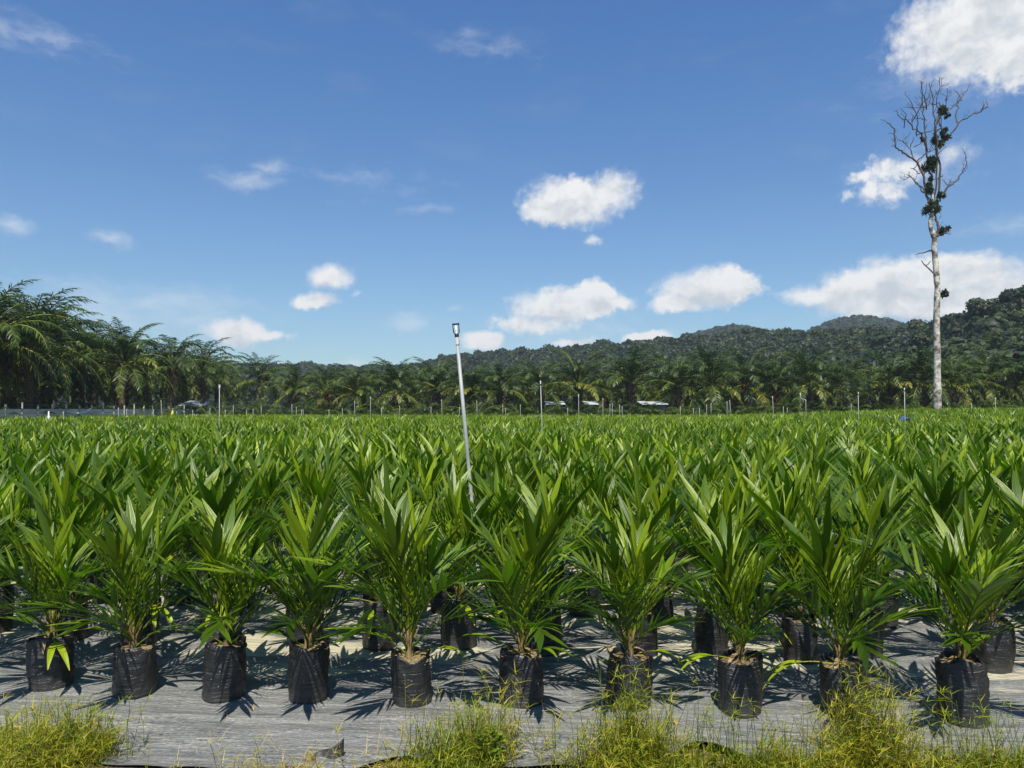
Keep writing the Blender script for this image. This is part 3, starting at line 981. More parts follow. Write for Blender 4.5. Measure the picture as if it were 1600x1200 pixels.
def oil_palm(px, py_top, Y, label, group, trunk_h=4.2, x=None, variant=None):
    """A palm Y metres off whose crown tops out at py_top."""
    q = at(px, py_top, Y)
    X = q[0] if x is None else x
    z0 = float(hill_z(X, Y))
    s_ = (q[2] - z0) / (trunk_h + 3.9)
    s_ = max(.55, s_)
    t_ = thing('oil_palm', label, 'palm tree', (X, Y, z0), rnd.uniform(0, 6.28), group, s_)
    obj('trunk', TR[trunk_h], t_)
    c_, d_ = PC[rnd.randrange(5) if variant is None else variant]
    obj('crown', c_, t_, (0, 0, trunk_h))
    if d_:
        obj('dry_fronds', d_, t_, (0, 0, trunk_h))
    return t_


# ------------------------------------------------------------------ hills
RIDGE = np.array([  # px, ridge top as seen, distance, canopy height
    (-900, 560, 900), (0, 565, 850), (380, 566, 800), (480, 567, 760), (560, 571, 720), (640, 568, 660), (700, 553, 610), (760, 547, 570), (830, 543, 540), (900, 536, 520),
    (980, 531, 490), (1060, 524, 460), (1120, 517, 430), (1200, 512, 400), (1260, 512, 375), (1320, 512, 345), (1380, 508, 320), (1440, 500, 290), (1500, 490, 262), (1540, 476, 240),
    (1600, 452, 215), (1700, 432, 205), (1900, 425, 205), (2600, 430, 205)])
CANOPY = 10.0


def ridge(px):
    yt = np.interp(px, RIDGE[:, 0], RIDGE[:, 1])
    Rr = np.interp(px, RIDGE[:, 0], RIDGE[:, 2])
    return Rr, (640 - yt) / F * Rr + 2.04 - CANOPY


def hill_z(X, Y):
    X, Y = np.asarray(X, float), np.asarray(Y, float)
    px = 800 + F * X / np.maximum(Y, 1)
    Rr, H = ridge(px)
    s_ = Y / Rr
    r0 = np.maximum(.5, 122 / Rr)
    up = np.clip((s_ - r0) / (1 - r0), 0, 1)
    up = up ** 1.15 * (1 - .0 * up)
    dn = 1 - .5 * sstep(s_, 1.03, 1.7)
    return np.maximum(H, 0) * up * dn + rise(X, Y)


def hill_mesh(pxs, ss, zf, Yf, name):
    PX, SS = np.meshgrid(pxs, ss)
    Y = Yf(PX) * SS
    X = (PX - 800) / F * Y
    Z = zf(X, Y, PX, SS)
    idx = np.arange(X.size).reshape(X.shape)
    g = Geo()
    g.add(np.column_stack((X.ravel(), Y.ravel(), Z.ravel())), np.stack((idx[:-1, :-1], idx[:-1, 1:], idx[1:, 1:], idx[1:, :-1]), -1).reshape(-1, 4))
    return g.mesh(name, M['hill'])


tag(obj('hills', hill_mesh(np.linspace(-900, 2600, 120), np.linspace(.4, 1.7, 40), lambda X, Y, PX, SS: hill_z(X, Y) - .02 - .6 * (SS < .45), lambda PX: ridge(PX)[0], 'hills')),
    'long low hill ridge rising to the right behind palms', kind='structure')
FARR = np.array([(300, 590), (900, 575), (1000, 555), (1060, 529), (1110, 511), (1150, 505), (1190, 513), (1240, 524), (1275, 512), (1305, 498), (1345, 490), (1385, 496), (1425, 506), (1500, 522), (1700, 535), (2300, 560)], float)
FY = 950.0


def far_z(px, s_):
    H = (640 - np.interp(px, FARR[:, 0], FARR[:, 1])) / F * FY + 2 - 11
    return np.maximum(H, 0) * (sstep(s_, .72, 1.0) if True else 0) * (1 - .7 * sstep(s_, 1.02, 1.3))


tag(obj('far_hill', hill_mesh(np.linspace(300, 2300, 160), np.linspace(.7, 1.3, 24), lambda X, Y, PX, SS: far_z(PX, SS), lambda PX: PX * 0 + FY, 'far_hill')),
    'bluish distant hill peaking behind the near ridge', kind='structure')


def tree_crown(seed, n_cl, rx, rz_, size, core=True, lobes=7):
    """Leaf clumps spread over several lobes of a broad crown."""
    r = np.random.default_rng(seed)
    g = Geo()
    L = [(np.array((0, 0, rz_ * .25)), rx * .62)]
    for k in range(lobes):
        a = k * 2.4 + r.uniform(0, .6)
        d = rx * r.uniform(.35, .68)
        L.append((np.array((math.cos(a) * d, math.sin(a) * d, r.uniform(-.35, .55) * rz_)), rx * r.uniform(.3, .5)))
    if core:
        for c_, rad in L:
            th = np.linspace(0, 2 * math.pi, 8, endpoint=False)
            pts = [c_ + np.array((0, 0, rad * .72 * math.sin(e))) for e in np.linspace(-1.5, 1.5, 6)]
            tube(g, pts, [max(.05, rad * .76 * math.cos(e)) for e in np.linspace(-1.5, 1.5, 6)], 7, hue=0.0)
    hue0 = r.uniform(.1, .5)
    for k in range(n_cl):
        c_, rad = L[r.integers(len(L))]
        d = nrm(r.normal(0, 1, 3))
        if d[2] < -.5:
            d[2] *= -1
        p = c_ + d * rad * r.uniform(.72, 1.08) * np.array((1, 1, .85))
        n_ = nrm(d + r.normal(0, .33, 3))
        u = nrm(np.cross(n_, r.normal(0, 1, 3)))
        v = np.cross(n_, u)
        s_ = size * r.uniform(.6, 1.3)
        vv = [p - u * s_ * .55 - v * s_ * .3, p + u * s_ * .1 - v * s_ * .55 - n_ * s_ * .15, p + u * s_ * .6 + v * s_ * .1, p - u * s_ * .1 + v * s_ * .55 - n_ * s_ * .15]
        ch = r.random()
        g.add(vv, [(0, 1, 2, 3)], [(hue0 + r.uniform(-.12, .12), 0, ch, .5)] * 4)
    return g


FC = [tree_crown(700 + i, 230, 5.6, 4.2, 1.5) for i in range(7)]
FC2 = [tree_crown(760 + i, 520, 5.6, 4.4, .95) for i in range(5)]
g = Geo()
r = np.random.default_rng(99)
cells = 0
px = -60.0
while px < 1660:
    Rr, H = ridge(px)
    px += 6.4 / Rr * F * r.uniform(.85, 1.15)
    s_ = max(.5, 130 / Rr)
    while s_ < 1.04:
        Y = Rr * (s_ + r.uniform(-.008, .008))
        X = (px + r.uniform(-5, 5) - 800) / F * Y
        z = float(hill_z(X, Y))
        k = r.uniform(.65, 1.15)
        if r.random() < .06:
            k *= 1.25
        src = FC2 if Y < 430 else FC
        g.put(src[r.integers(len(src))], (X, Y, z + 5.2 * k), r.uniform(0, 6.28), k, dhue=r.uniform(-.18, .22), rand=r.random())
        cells += 1
        s_ += 7.0 / Rr
print('hill trees', cells)
tag(obj('forest', g.mesh('forest', M['forest'])), 'dense dark green forest covering the hill ridge', 'forest', kind='stuff')
g = Geo()
for px in np.arange(940, 1560, 3.0):
    for k in range(16):
        s_ = 1.0 - .014 * k + r.uniform(-.006, .006)
        Y = FY * s_
        X = (px + r.uniform(-4, 4) - 800) / F * Y
        kk = r.uniform(.6, 1.2)
        g.put(FC[r.integers(7)], (X, Y, float(far_z(px, s_)) + 5 * kk), r.uniform(0, 6.28), kk, dhue=r.uniform(-.1, .2), rand=r.random())
tag(obj('far_forest', g.mesh('far_forest', M['forest'])), 'hazy forest on the distant peak', 'forest', kind='stuff')

# larger broadleaf trees standing out at the right
BT = []
for i in range(3):
    BT.append(tree_crown(820 + i, 2600, 6.0, 5.2, .72, lobes=10).mesh('crown', M['forest']))
tg = Geo()
tube(tg, [(0, 0, -.5), (.1, 0, 3), (0, .1, 6), (.3, 0, 9)], [.5, .38, .3, .15], 8)
for a in range(5):
    o_ = np.array((math.cos(a * 2.4), math.sin(a * 2.4), 0))
    tube(tg, [(0, 0, 4 + a * .6), o_ * 1.6 + (0, 0, 6 + a * .6), o_ * 3.4 + (0, 0, 8 + a * .4)], [.2, .14, .05], 5)
TRK = tg.mesh('trunk', M['wood'])
BROAD = [(1592, 446, 190, 'tall dark broadleaf tree at the right edge, highest on the ridge'), (1550, 462, 198, 'dark rounded broadleaf tree left of the highest one on ridge'),
         (1628, 440, 186, 'dark broadleaf tree cut by the right edge of view'), (1505, 500, 200, 'broad dark tree on the slope right of the bare trunk'),
         (1440, 520, 190, 'dark rounded tree behind the bare white trunk, on its left'), (1370, 548, 185, 'low rounded dark tree on the slope left of bare trunk')]
for k, (px, py, Y, lab) in enumerate(BROAD):
    q = at(px, py, Y)
    z0 = float(hill_z(q[0], Y))
    s_ = min(1.6, max(.8, (q[2] - z0) / 14.0))
    zb = q[2] - 14.0 * s_ if (q[2] - z0) > 14 * 1.6 else z0
    t_ = thing('broadleaf_tree', lab, 'tree', (q[0], Y, max(z0 - .5, min(zb, z0 + .2))), rnd.uniform(0, 6), 'broadleaf trees on the slope', (q[2] - z0) / 14.0)
    obj('trunk', TRK, t_)
    obj('crown', BT[k % 3], t_, (0, 0, 8.8))

# ------------------------------------------------------------------ palms in place
GL, GC = 'tall oil palms behind the left fence', 'oil palms behind the seedling field'
LEFT = [(28, 437, 66, 'tallest oil palm at the left edge, arching fronds over the fence'), (103, 455, 72, 'tall oil palm with a lit brown trunk, second from left edge'),
        (195, 503, 90, 'oil palm with reddish trunk, third from the left edge'), (280, 517, 102, 'oil palm above the pale shed roof, fourth from left edge'),
        (372, 527, 112, 'oil palm with separate drooping fronds above the white pole at left'), (446, 553, 138, 'greyish oil palm at the right end of the tall left group')]
for k, (px, py, Y, lab) in enumerate(LEFT):
    oil_palm(px, py, Y, lab, GL, 5.8, x=min(at(px, py, Y)[0], -47.2), variant=(0, 2, 1, 4, 0, 2)[k])
for (px, py, Y) in [(-130, 440, 62), (-200, 430, 58), (-290, 420, 54), (-390, 410, 52), (-40, 440, 70), (60, 445, 80), (-10, 470, 88), (150, 480, 96), (80, 490, 108), (20, 500, 112), (235, 515, 118), (-40, 500, 98), (130, 505, 124), (320, 530, 128), (180, 520, 140),
                    (410, 545, 150), (340, 535, 150), (260, 530, 150), (60, 510, 140), (480, 566, 160), (10, 445, 78), (75, 450, 92), (130, 480, 104), (170, 498, 112), (215, 510, 126), (255, 520, 136), (-15, 455, 74), (45, 452, 98), (300, 528, 146), (345, 536, 162)]:
    oil_palm(px, py + 26, Y, 'oil palm half hidden in the dark stand behind the left front palms', GL, 5.8, x=min(at(px, py, Y)[0], -48))
for k in range(34):
    Y = 68 + k * 2.6
    X = -54 - rnd.uniform(0, 24)
    px = 800 + F * X / Y
    zt = rnd.uniform(8.5, 12.5)
    oil_palm(px, 640 - (zt - 2.04) / Y * F, Y, 'oil palm half hidden in the dark stand behind the left front palms', GL, 5.8)
CEN = [(508, 577), (556, 572), (620, 565), (683, 562), (735, 568), (782, 567), (842, 565), (903, 552), (985, 543), (1058, 556), (1112, 548), (1163, 549), (1212, 556), (1262, 550), (1318, 560), (1392, 555), (1440, 548), (1487, 556), (1540, 552), (1590, 556), (1640, 550)]
CLAB = {0: 'low oil palm with orange brown fronds at the left of centre', 4: 'oil palm with a yellow frond behind the big leaning pole', 7: 'oil palm with yellow lower fronds above the white wall', 8: 'tall oil palm with dark leaning trunk and drooping yellow fronds',
        11: 'wide oil palm with yellow green arching lower fronds, right of centre', 15: 'oil palm with orange lower fronds left of the bare tree'}
for k, (px, py) in enumerate(CEN):
    oil_palm(px, py - 3, 104 + rnd.uniform(-3, 6), CLAB.get(k, f'oil palm in the front row behind the field, {(ORD + ["seventeenth", "eighteenth", "nineteenth", "twentieth", "last"])[k]} from the left of the row'), GC, 4.2,
             variant=(3, 0, 2, 1, 3, 4, 2, 3, 1, 1, 2, 3, 0, 2, 0, 3, 2, 1, 2, 0, 2)[k])
for k in range(30):
    px = 470 + k * 40 + rnd.uniform(-10, 10)
    oil_palm(px, 572 - 10 * (px > 1000) + rnd.uniform(-4, 14), 120 + rnd.uniform(-5, 12), 'oil palm partly hidden behind the front row of palms', GC, 4.2)
oil_palm(1552, 521, 150, 'lone oil palm standing out on the slope among dark trees at right', GC, 4.2, variant=3)

YP = []
for i in range(3):
    r_ = random.Random(600 + i)
    g = Geo()
    a = 0
    for kn, cnt, lo in (('up', 8, 0), ('mid', 9, 0), ('low', 7, 0)):
        for k in range(cnt):
            a += R(137.5)
            g.put(PF[kn, r_.randrange(4)], (0, 0, .3), a, r_.uniform(.6, .8), dhue=r_.uniform(-.06, .12), rand=r_.random())
    YP.append(g.mesh('crown', M['palm']))
tg = Geo()
tube(tg, [(0, 0, -.2), (0, 0, .3), (0, 0, .9)], [.3, .28, .2], 8)
YT = tg.mesh('trunk', M['trunk'])
YPL = [(440 + i * 27, 607 + 6 * math.sin(i * 1.7)) for i in range(45)]
for k, (px, py) in enumerate(YPL):
    Y = 97.5 + rnd.uniform(-1, 3.5)
    q = at(px + rnd.uniform(-8, 8), py + rnd.uniform(-5, 6), Y)
    z0 = float(rise(q[0], Y))
    t_ = thing('young_palm', 'low bushy young palm in the undergrowth at the field edge', 'young palm', (q[0], Y, z0), rnd.uniform(0, 6), 'young palms along the far field edge', (q[2] - z0) / 4.2)
    obj('trunk', YT, t_)
    obj('crown', YP[k % 3], t_)
for k, (px, py, Y) in enumerate([(205, 606, 88), (232, 592, 96), (255, 604, 92), (160, 612, 84), (330, 606, 104), (365, 602, 108), (400, 600, 112), (285, 610, 100), (425, 606, 116), (20, 610, 72), (345, 610, 100), (130, 606, 92), (281, 622, 107), (309, 624, 107), (-5, 600, 68), (45, 604, 76), (88, 602, 80), (118, 598, 86), (150, 600, 92), (180, 604, 97), (215, 602, 102), (250, 606, 108), (5, 606, 64), (70, 606, 71), (65, 608, 84)]):
    q = at(px, py, Y)
    t_ = thing('young_palm', 'low bushy young palm beneath the tall palms behind the left fence', 'young palm', (q[0] - 1.5, Y, 0), rnd.uniform(0, 6), 'young palms behind the left fence', (q[2]) / 4.2)
    obj('trunk', YT, t_)
    obj('crown', YP[k % 3], t_)

# ------------------------------------------------------------------ bare tree
TY = 82.0


def z7(x, y):
    return 1340 + x / 4.0, 120 + y / 4.0


def z6(x, y):
    return 1380 + x / 4.286, 380 + y / 4.286


q0 = at(1465, 648, TY)
base = np.array((q0[0], TY, float(rise(q0[0], TY)) - .2))
tr_ = thing('bare_tree', 'very tall dead tree with pale trunk, bare twisted branches and fern clumps', 'tree', base)
kpx = TY / F


def wp(px, py, dy=0.0):
    return at(px, py, TY) + np.array((0, dy, 0)) - base


g = Geo()
tp = [z6(366, 1150), z6(363, 1090), z6(361, 900), z6(361, 700), z6(357, 500), z6(360, 400), z6(364, 300), z6(356, 200), z6(348, 100), z7(478, 1080), z7(482, 1010), z7(458, 950), z7(455, 900), z7(466, 850), z7(470, 780), z7(463, 700), z7(466, 620)]
tw = [30, 27, 24, 22, 20, 20.5, 19, 20, 18.5, 17, 18, 15, 14, 13, 11, 9, 8]     # widths in half pixels
pts = np.array([wp(*p_) for p_ in tp])
pts[0][2] = 0
fine_t = np.linspace(0, len(pts) - 1, 90)
pp = np.column_stack([np.interp(fine_t, np.arange(len(pts)), pts[:, c_]) for c_ in range(3)])
ww = np.interp(fine_t, np.arange(len(pts)), tw) * .5 * kpx * .45
ww = ww * (1 + .05 * np.sin(fine_t * 5) + .04 * np.sin(fine_t * 13))
tube(g, pp, ww, 14)
obj('trunk', g.mesh('trunk', M['bark']), tr_)
BR = [  # widths in pixels, then points in the enlargement of the crown
    (2.4, [(466, 640), (450, 560), (440, 500), (440, 400), (432, 300), (428, 200), (425, 90)]),
    (2.3, [(470, 800), (485, 700), (483, 560), (480, 470), (470, 360), (450, 260), (440, 170), (410, 70)]),
    (3.0, [(470, 870), (510, 790), (530, 700), (545, 560), (530, 460), (525, 350), (530, 290), (548, 250), (585, 180), (575, 110), (540, 120)]),
    (1.6, [(527, 340), (500, 300), (480, 250), (455, 190), (450, 140), (470, 95)]),
    (2.4, [(528, 430), (545, 400), (580, 350), (625, 290), (680, 255), (740, 240), (778, 210)]),
    (1.8, [(625, 290), (632, 220), (650, 150), (690, 90), (725, 55)]), (1.2, [(650, 150), (640, 90), (632, 60)]), (1.2, [(585, 200), (620, 180), (650, 150), (705, 120)]),
    (2.0, [(515, 780), (545, 700), (600, 660), (625, 610), (648, 565), (632, 510)]), (1.5, [(540, 740), (580, 690), (620, 650), (668, 642)]),
    (3.0, [(445, 800), (425, 680), (400, 590), (370, 530), (330, 500), (270, 465), (235, 430), (235, 370), (225, 320), (185, 285)]),
    (1.2, [(235, 370), (242, 340), (225, 330)]), (1.5, [(345, 510), (350, 440), (330, 400), (335, 370)]), (1.2, [(350, 440), (385, 420)]), (1.1, [(330, 440), (300, 410)]),
    (2.2, [(440, 470), (400, 420), (370, 370), (310, 350), (280, 320), (240, 310), (185, 285)]), (1.5, [(370, 370), (350, 340), (340, 280), (300, 230), (255, 180)]),
    (1.3, [(340, 280), (365, 230), (372, 190), (400, 160)]), (1.3, [(370, 362), (440, 382)]), (1.2, [(290, 320), (270, 260), (215, 235)]),
    (1.6, [(430, 205), (390, 180), (350, 130), (320, 95)]), (1.2, [(425, 190), (375, 175), (320, 165)]), (1.3, [(430, 270), (380, 240), (360, 200)]), (1.2, [(400, 185), (400, 130), (380, 85)]),
    (1.8, [(425, 740), (405, 700), (370, 680), (320, 630), (275, 652)]), (1.8, [(412, 725), (402, 650), (398, 600)]), (1.8, [(372, 530), (400, 500), (435, 478), (480, 460)]),
    (1.3, [(390, 605), (350, 575), (325, 570)]), (1.1, [(350, 575), (345, 545)]), (1.2, [(440, 180), (455, 140), (470, 95)]),
    (4.4, [(490, 990), (508, 955), (495, 900), (484, 850)]), (4.2, [(470, 1000), (500, 992), (520, 985), (545, 980)]), (2.0, [(470, 1085), (440, 1083)]), (1.3, [(480, 520), (500, 480), (525, 450)]),
    (1.4, [(472, 380), (500, 330), (490, 250), (505, 200), (500, 160)]), (1.2, [(530, 620), (500, 628), (490, 640)]), (1.3, [(545, 250), (520, 210), (515, 180)]),
]
rb = random.Random(5)
for wpx, pl in BR:
    g = Geo()
    dy, tgt = 0.0, (rb.uniform(-2.8, 2.8) if wpx < 4 else 0.0)
    wpx = wpx * 1.25
    n_ = len(pl)
    pl3 = np.array([wp(*z7(x, y), tgt * (i / max(1, n_ - 1)) ** .8) for i, (x, y) in enumerate(pl)])
    tt = np.linspace(0, n_ - 1, (n_ - 1) * 4 + 1)
    p3 = np.column_stack([np.interp(tt, np.arange(n_), pl3[:, c_]) for c_ in range(3)])
    p3[1:-1] += np.array([(rb.gauss(0, .05), rb.gauss(0, .05), rb.gauss(0, .05)) for _ in range(len(p3) - 2)])
    rad = np.linspace(wpx * .5 * kpx, max(.45 * .5 * kpx, wpx * .2 * kpx), len(p3))
    tube(g, p3, rad, 6)
    L_ = len(p3)                 # twigs
    if n_ > 3:
        for k in range(rb.randint(4, 7)):
            i = rb.randint(int(L_ * .5), L_ - 1)
            d_ = nrm(p3[min(i + 1, L_ - 1)] - p3[i - 1])
            p = p3[i].copy()
            dv = nrm(d_ + np.array((rb.uniform(-1.2, 1.2), rb.uniform(-.8, .8), rb.uniform(-.1, .9))))
            tw_ = [p.copy()]
            for s__ in range(rb.randint(3, 5)):
                p = p + dv * rb.uniform(.16, .34)
                dv = nrm(dv + np.array((rb.gauss(0, .4), rb.gauss(0, .3), rb.gauss(.12, .3))))
                tw_.append(p.copy())
            tube(g, tw_, np.linspace(.03, .016, len(tw_)), 4)
            for b_ in range(2):
                p = tw_[rb.randint(1, len(tw_) - 1)]
                dv = nrm((rb.uniform(-1, 1), rb.uniform(-.6, .6), rb.uniform(0, 1)))
                tube(g, [p, p + dv * .2, p + dv * .33 + np.array((rb.gauss(0, .1), 0, .1))], [.02, .016, .014], 3)
    obj('branch', g.mesh('branch', M['branch'] if wpx < 2.5 else M['branch']), tr_)
g = Geo()
tube(g, [wp(*z6(337, 200)), wp(*z6(300, 165)), wp(*z6(272, 140)), wp(*z6(255, 115))], [.09, .07, .06, .04], 6)
tube(g, [wp(*z6(285, 150)), wp(*z6(302, 140)), wp(*z6(317, 118))], [.06, .05, .04], 6)
obj('branch', g.mesh('branch', M['branch']), tr_)
CL = [(*z7(535, 215), 10.5), (*z7(540, 365), 10), (*z7(495, 412), 10), (*z7(405, 388), 5.5), (*z7(462, 550), 16), (*z7(450, 700), 11), (*z7(520, 745), 7), (*z7(458, 822), 15), (*z7(534, 965), 8.5), (*z6(394, 330), 8.5), (*z6(390, 515), 4), (*z7(565, 245), 5), (*z7(450, 640), 6)]
for k, (px, py, rp) in enumerate(CL):
    g = Geo()
    rad = rp * kpx * .74
    c_ = wp(px, py, rb.uniform(-.3, .1))
    subs = [c_ + np.array((rb.gauss(0, .45), rb.gauss(0, .3), rb.gauss(0, .55))) * rad for _ in range(5)]
    for j in range(int(70 + 26 * rp)):
        d_ = nrm((rb.gauss(0, 1), rb.gauss(0, .8), rb.gauss(.0, .9)))
        p = rb.choice(subs) + d_ * rad * rb.uniform(0, .35)
        blade(g, p, d_ + np.array((0, 0, .35)), nrm(np.cross(d_, (rb.gauss(0, 1), rb.gauss(0, 1), 1))), rad * rb.uniform(.4, .8), rb.uniform(.14, .24), nseg=2, across=(-1, 1), fold=0, droop=1.1, hue=rb.uniform(.1, .6))
    obj('fern_clump', g.mesh('fern_clump', M['fern']), tr_)

# ------------------------------------------------------------------ fence on the left
FX = -44.5
fe = thing('fence', 'long grey sheet fence with upright posts at the left edge of field', 'fence', (FX, 58, 0))
g = Geo()
for k in range(5):
    z0 = .12 + k * .40
    for j in range(28):
        y0 = j * 2.2
        box(g, -.02 + rnd.uniform(-.012, .012), .02, y0 + .01, y0 + 2.19, z0 + rnd.uniform(-.012, .012), z0 + .375)
obj('panel', g.mesh('panel', M['panel'], smooth=False), fe)
PG = []
for h_ in (2.55, 2.7, 2.45):
    g = Geo()
    box(g, .03, .15, -.06, .06, -.3, h_)
    PG.append(g.mesh('post', M['post'], smooth=False))
for j in range(28):
    obj('post', PG[j % 3], fe, (0, j * 2.2, 0))
q1, q2, q3 = at(86, 638, 72), at(113, 646, 75), at(134, 638, 77.5)
g = Geo()
pts = []
for t_ in np.linspace(0, 1, 15):
    a_ = q1 * (1 - t_) ** 2 + (q2 * 2 - (q1 + q3) * .5) * 2 * t_ * (1 - t_) + q3 * t_ ** 2
    pts.append((FX + .25, a_[1], a_[2]))
tube(g, pts, np.interp(np.linspace(0, 1, 15), [0, .5, .7, .9, 1], [.04, .07, .16, .14, .04]), 6)
tag(obj('cloth_strip', g.mesh('cloth_strip', M['cloth'])), 'white cloth strip sagging in a V along the grey fence', 'cloth')
g = Geo()
q = at(76, 650, 60)
tube(g, [(0, 0, 0), (0, 0, 1.5), (0, 0, 1.55), (0, 0, 1.9)], [.12, .12, .05, .05], 10)
tag(obj('marker_post', g.mesh('marker_post', M['white']), None, (q[0], 60, 0)), 'short white post with a wider foot before the fence', 'post')
# yellow cloth on a stake before the fence
q = at(270, 643, 76)
t_ = thing('flag_stake', 'small yellow cloth on a short stake in front of the fence', 'flag', (q[0], 76, 0))
g = Geo()
tube(g, [(0, 0, 0), (0, 0, 2.15)], .03, 6)
obj('stake', g.mesh('stake', M['post']), t_)
g = Geo()
tube(g, [(0, -.05, 2.0), (.02, -.05, 1.85), (-.03, -.05, 1.6), (0, -.05, 1.4)], [.04, .11, .14, .12], 8)
obj('cloth', g.mesh('cloth', M['yellow']), t_)
# blue sheet between the rows
q = at(1415, 661, 44)
g = Geo()
X, Y = np.meshgrid(np.linspace(-.30, .30, 9), np.linspace(-.4, .4, 7))
Z = 1.20 + .34 * (1 - np.abs(X) / .5) + .05 * np.sin(X * 11 + Y * 5)
idx = np.arange(X.size).reshape(X.shape)
g.add(np.column_stack((X.ravel(), Y.ravel(), Z.ravel())), np.stack((idx[:-1, :-1], idx[:-1, 1:], idx[1:, 1:], idx[1:, :-1]), -1).reshape(-1, 4))
tb = thing('tarp_cover', 'small blue sheet spread among the seedlings beside the white pole at right', 'tarp', (q[0], 44, float(rise(q[0], 44))))
me = g.mesh('sheet', M['blue'])
sh = obj('sheet', me, tb)
md = sh.modifiers.new('thick', 'SOLIDIFY')
md.thickness = .02
for sx in (-1, 1):
    for sy in (-1, 1):
        g = Geo()
        tube(g, [(sx * .25, sy * .33, 0), (sx * .25, sy * .33, 1.34)], .02, 6)
        obj('leg', g.mesh('leg', M['post']), tb)


# sheds
def shed(label, px0, px1, Y, ztop, zroof, slope=0.0):
    a_, b_ = at(px0, 640, Y)[0], at(px1, 640, Y)[0]
    t_ = thing('shed', label, 'shed', ((a_ + b_) / 2, Y, 0))
    hw = (b_ - a_) / 2
    g = Geo()
    box(g, -hw, hw, 0, 3.5, 0, ztop)
    obj('wall', g.mesh('wall', M['wall'], smooth=False), t_)
    g = Geo()
    n = max(8, int(hw * 2 / .18))
    xx = np.linspace(-hw - .3, hw + .3, n)
    v, qd = [], []
    for i, x_ in enumerate(xx):
        zc = .025 * (i % 2) - slope * x_
        v += [(x_, -.6, ztop + .01 + zc), (x_, 3.9, zroof + zc), (x_, -.6, ztop + .05 + zc), (x_, 3.9, zroof + .04 + zc)]
    for i in range(n - 1):
        a2 = i * 4
        qd += [(a2, a2 + 4, a2 + 5, a2 + 1), (a2 + 2, a2 + 3, a2 + 7, a2 + 6), (a2, a2 + 2, a2 + 6, a2 + 4), (a2 + 1, a2 + 5, a2 + 7, a2 + 3)]
    qd += [(0, 1, 3, 2), ((n - 1) * 4, (n - 1) * 4 + 2, (n - 1) * 4 + 3, (n - 1) * 4 + 1)]
    g.add(v, qd)
    obj('roof', g.mesh('roof', M['roof'], smooth=False), t_)


shed('low shed with a pale corrugated roof among the left palms', 282, 313, 110, 2.5, 3.3, .06)
shed('low white shed glimpsed behind young palms right of the middle pole', 856, 880, 101.4, 2.7, 3.2)
shed('low white shed glimpsed between young palms near the dark leaning palm trunk', 917, 932, 101.4, 2.7, 3.2)
shed('small white shed behind the dark leaning palm trunk', 1006, 1040, 101.4, 2.7, 3.2)

# ------------------------------------------------------------------ grass and litter in front
g = Geo()
rg = random.Random(77)


def gz1(x, y):
    return float(gz(np.array([[x]]), np.array([[y]]))[0, 0])


shoots = []


def tuft(px, d, sx, sy, n, hmax, hue, stems=0, smax=.5):
    cx = (px - 800) / F * d
    for k in range(int(stems * 2.4)):       # short branching shoots in all directions
        shoots.append((cx + rg.gauss(0, sx), d + rg.gauss(0, sy), hmax, hue))
    n = int(n * .45)
    for k in range(n):
        x, y = cx + rg.gauss(0, sx), d + rg.gauss(0, sy)
        if y > 4.75:
            continue
        lean = rg.uniform(.15, 2.2)
        a = rg.uniform(0, 6.28)
        h_ = hmax * rg.uniform(.2, 1.0)
        blade(g, (x, y, gz1(x, y)), (math.cos(a) * lean, math.sin(a) * lean, 1), (-math.sin(a), math.cos(a), 0), h_, rg.uniform(.0026, .0058), nseg=4, across=(-1, 1), fold=0, droop=rg.uniform(-.2, 2.0), hue=hue + rg.gauss(0, .16) + (.35 if rg.random() < .12 else 0), prof='grass')
    for k in range(stems):
        x, y = cx + rg.gauss(0, sx * 1.1), min(4.7, d + rg.gauss(0, sy))
        a, lean = rg.uniform(0, 6.28), rg.uniform(0, .35)
        h_ = smax * rg.uniform(.5, 1.0)
        p = np.array((x, y, gz1(x, y)))
        dv = nrm((math.cos(a) * lean, math.sin(a) * lean, 1))
        pts = [p]
        for s_ in range(4):
            pts.append(pts[-1] + dv * h_ / 4)
            dv = nrm(dv + np.array((rg.gauss(0, .12), rg.gauss(0, .12), 0)))
        tube(g, pts, [.0022, .002, .0018, .0016, .0013], 3, hue=hue - .1, cap=False)
        for j in range(rg.randint(2, 5)):
            i_ = rg.randint(0, 3)
            a = rg.uniform(0, 6.28)
            blade(g, pts[i_] + (pts[i_ + 1] - pts[i_]) * rg.random(), (math.cos(a), math.sin(a), rg.uniform(-.1, 1.1)), (-math.sin(a), math.cos(a), .2), rg.uniform(.05, .14), rg.uniform(.0035, .007), nseg=3, across=(-1, 1), fold=0, droop=rg.uniform(-.4, 1.6), hue=hue + rg.gauss(0, .17), prof='grass')
        if rg.random() < .55:
            a0 = rg.uniform(0, 6)
            for j in range(rg.randint(4, 7)):
                a = a0 + j * 1.1
                blade(g, pts[-1], (math.cos(a), math.sin(a), rg.uniform(.1, .9)), (-math.sin(a), math.cos(a), .3), rg.uniform(.03, .09), .0042, nseg=2, across=(-1, 1), fold=0, droop=.5, hue=hue + rg.uniform(-.3, .12), prof='grass')


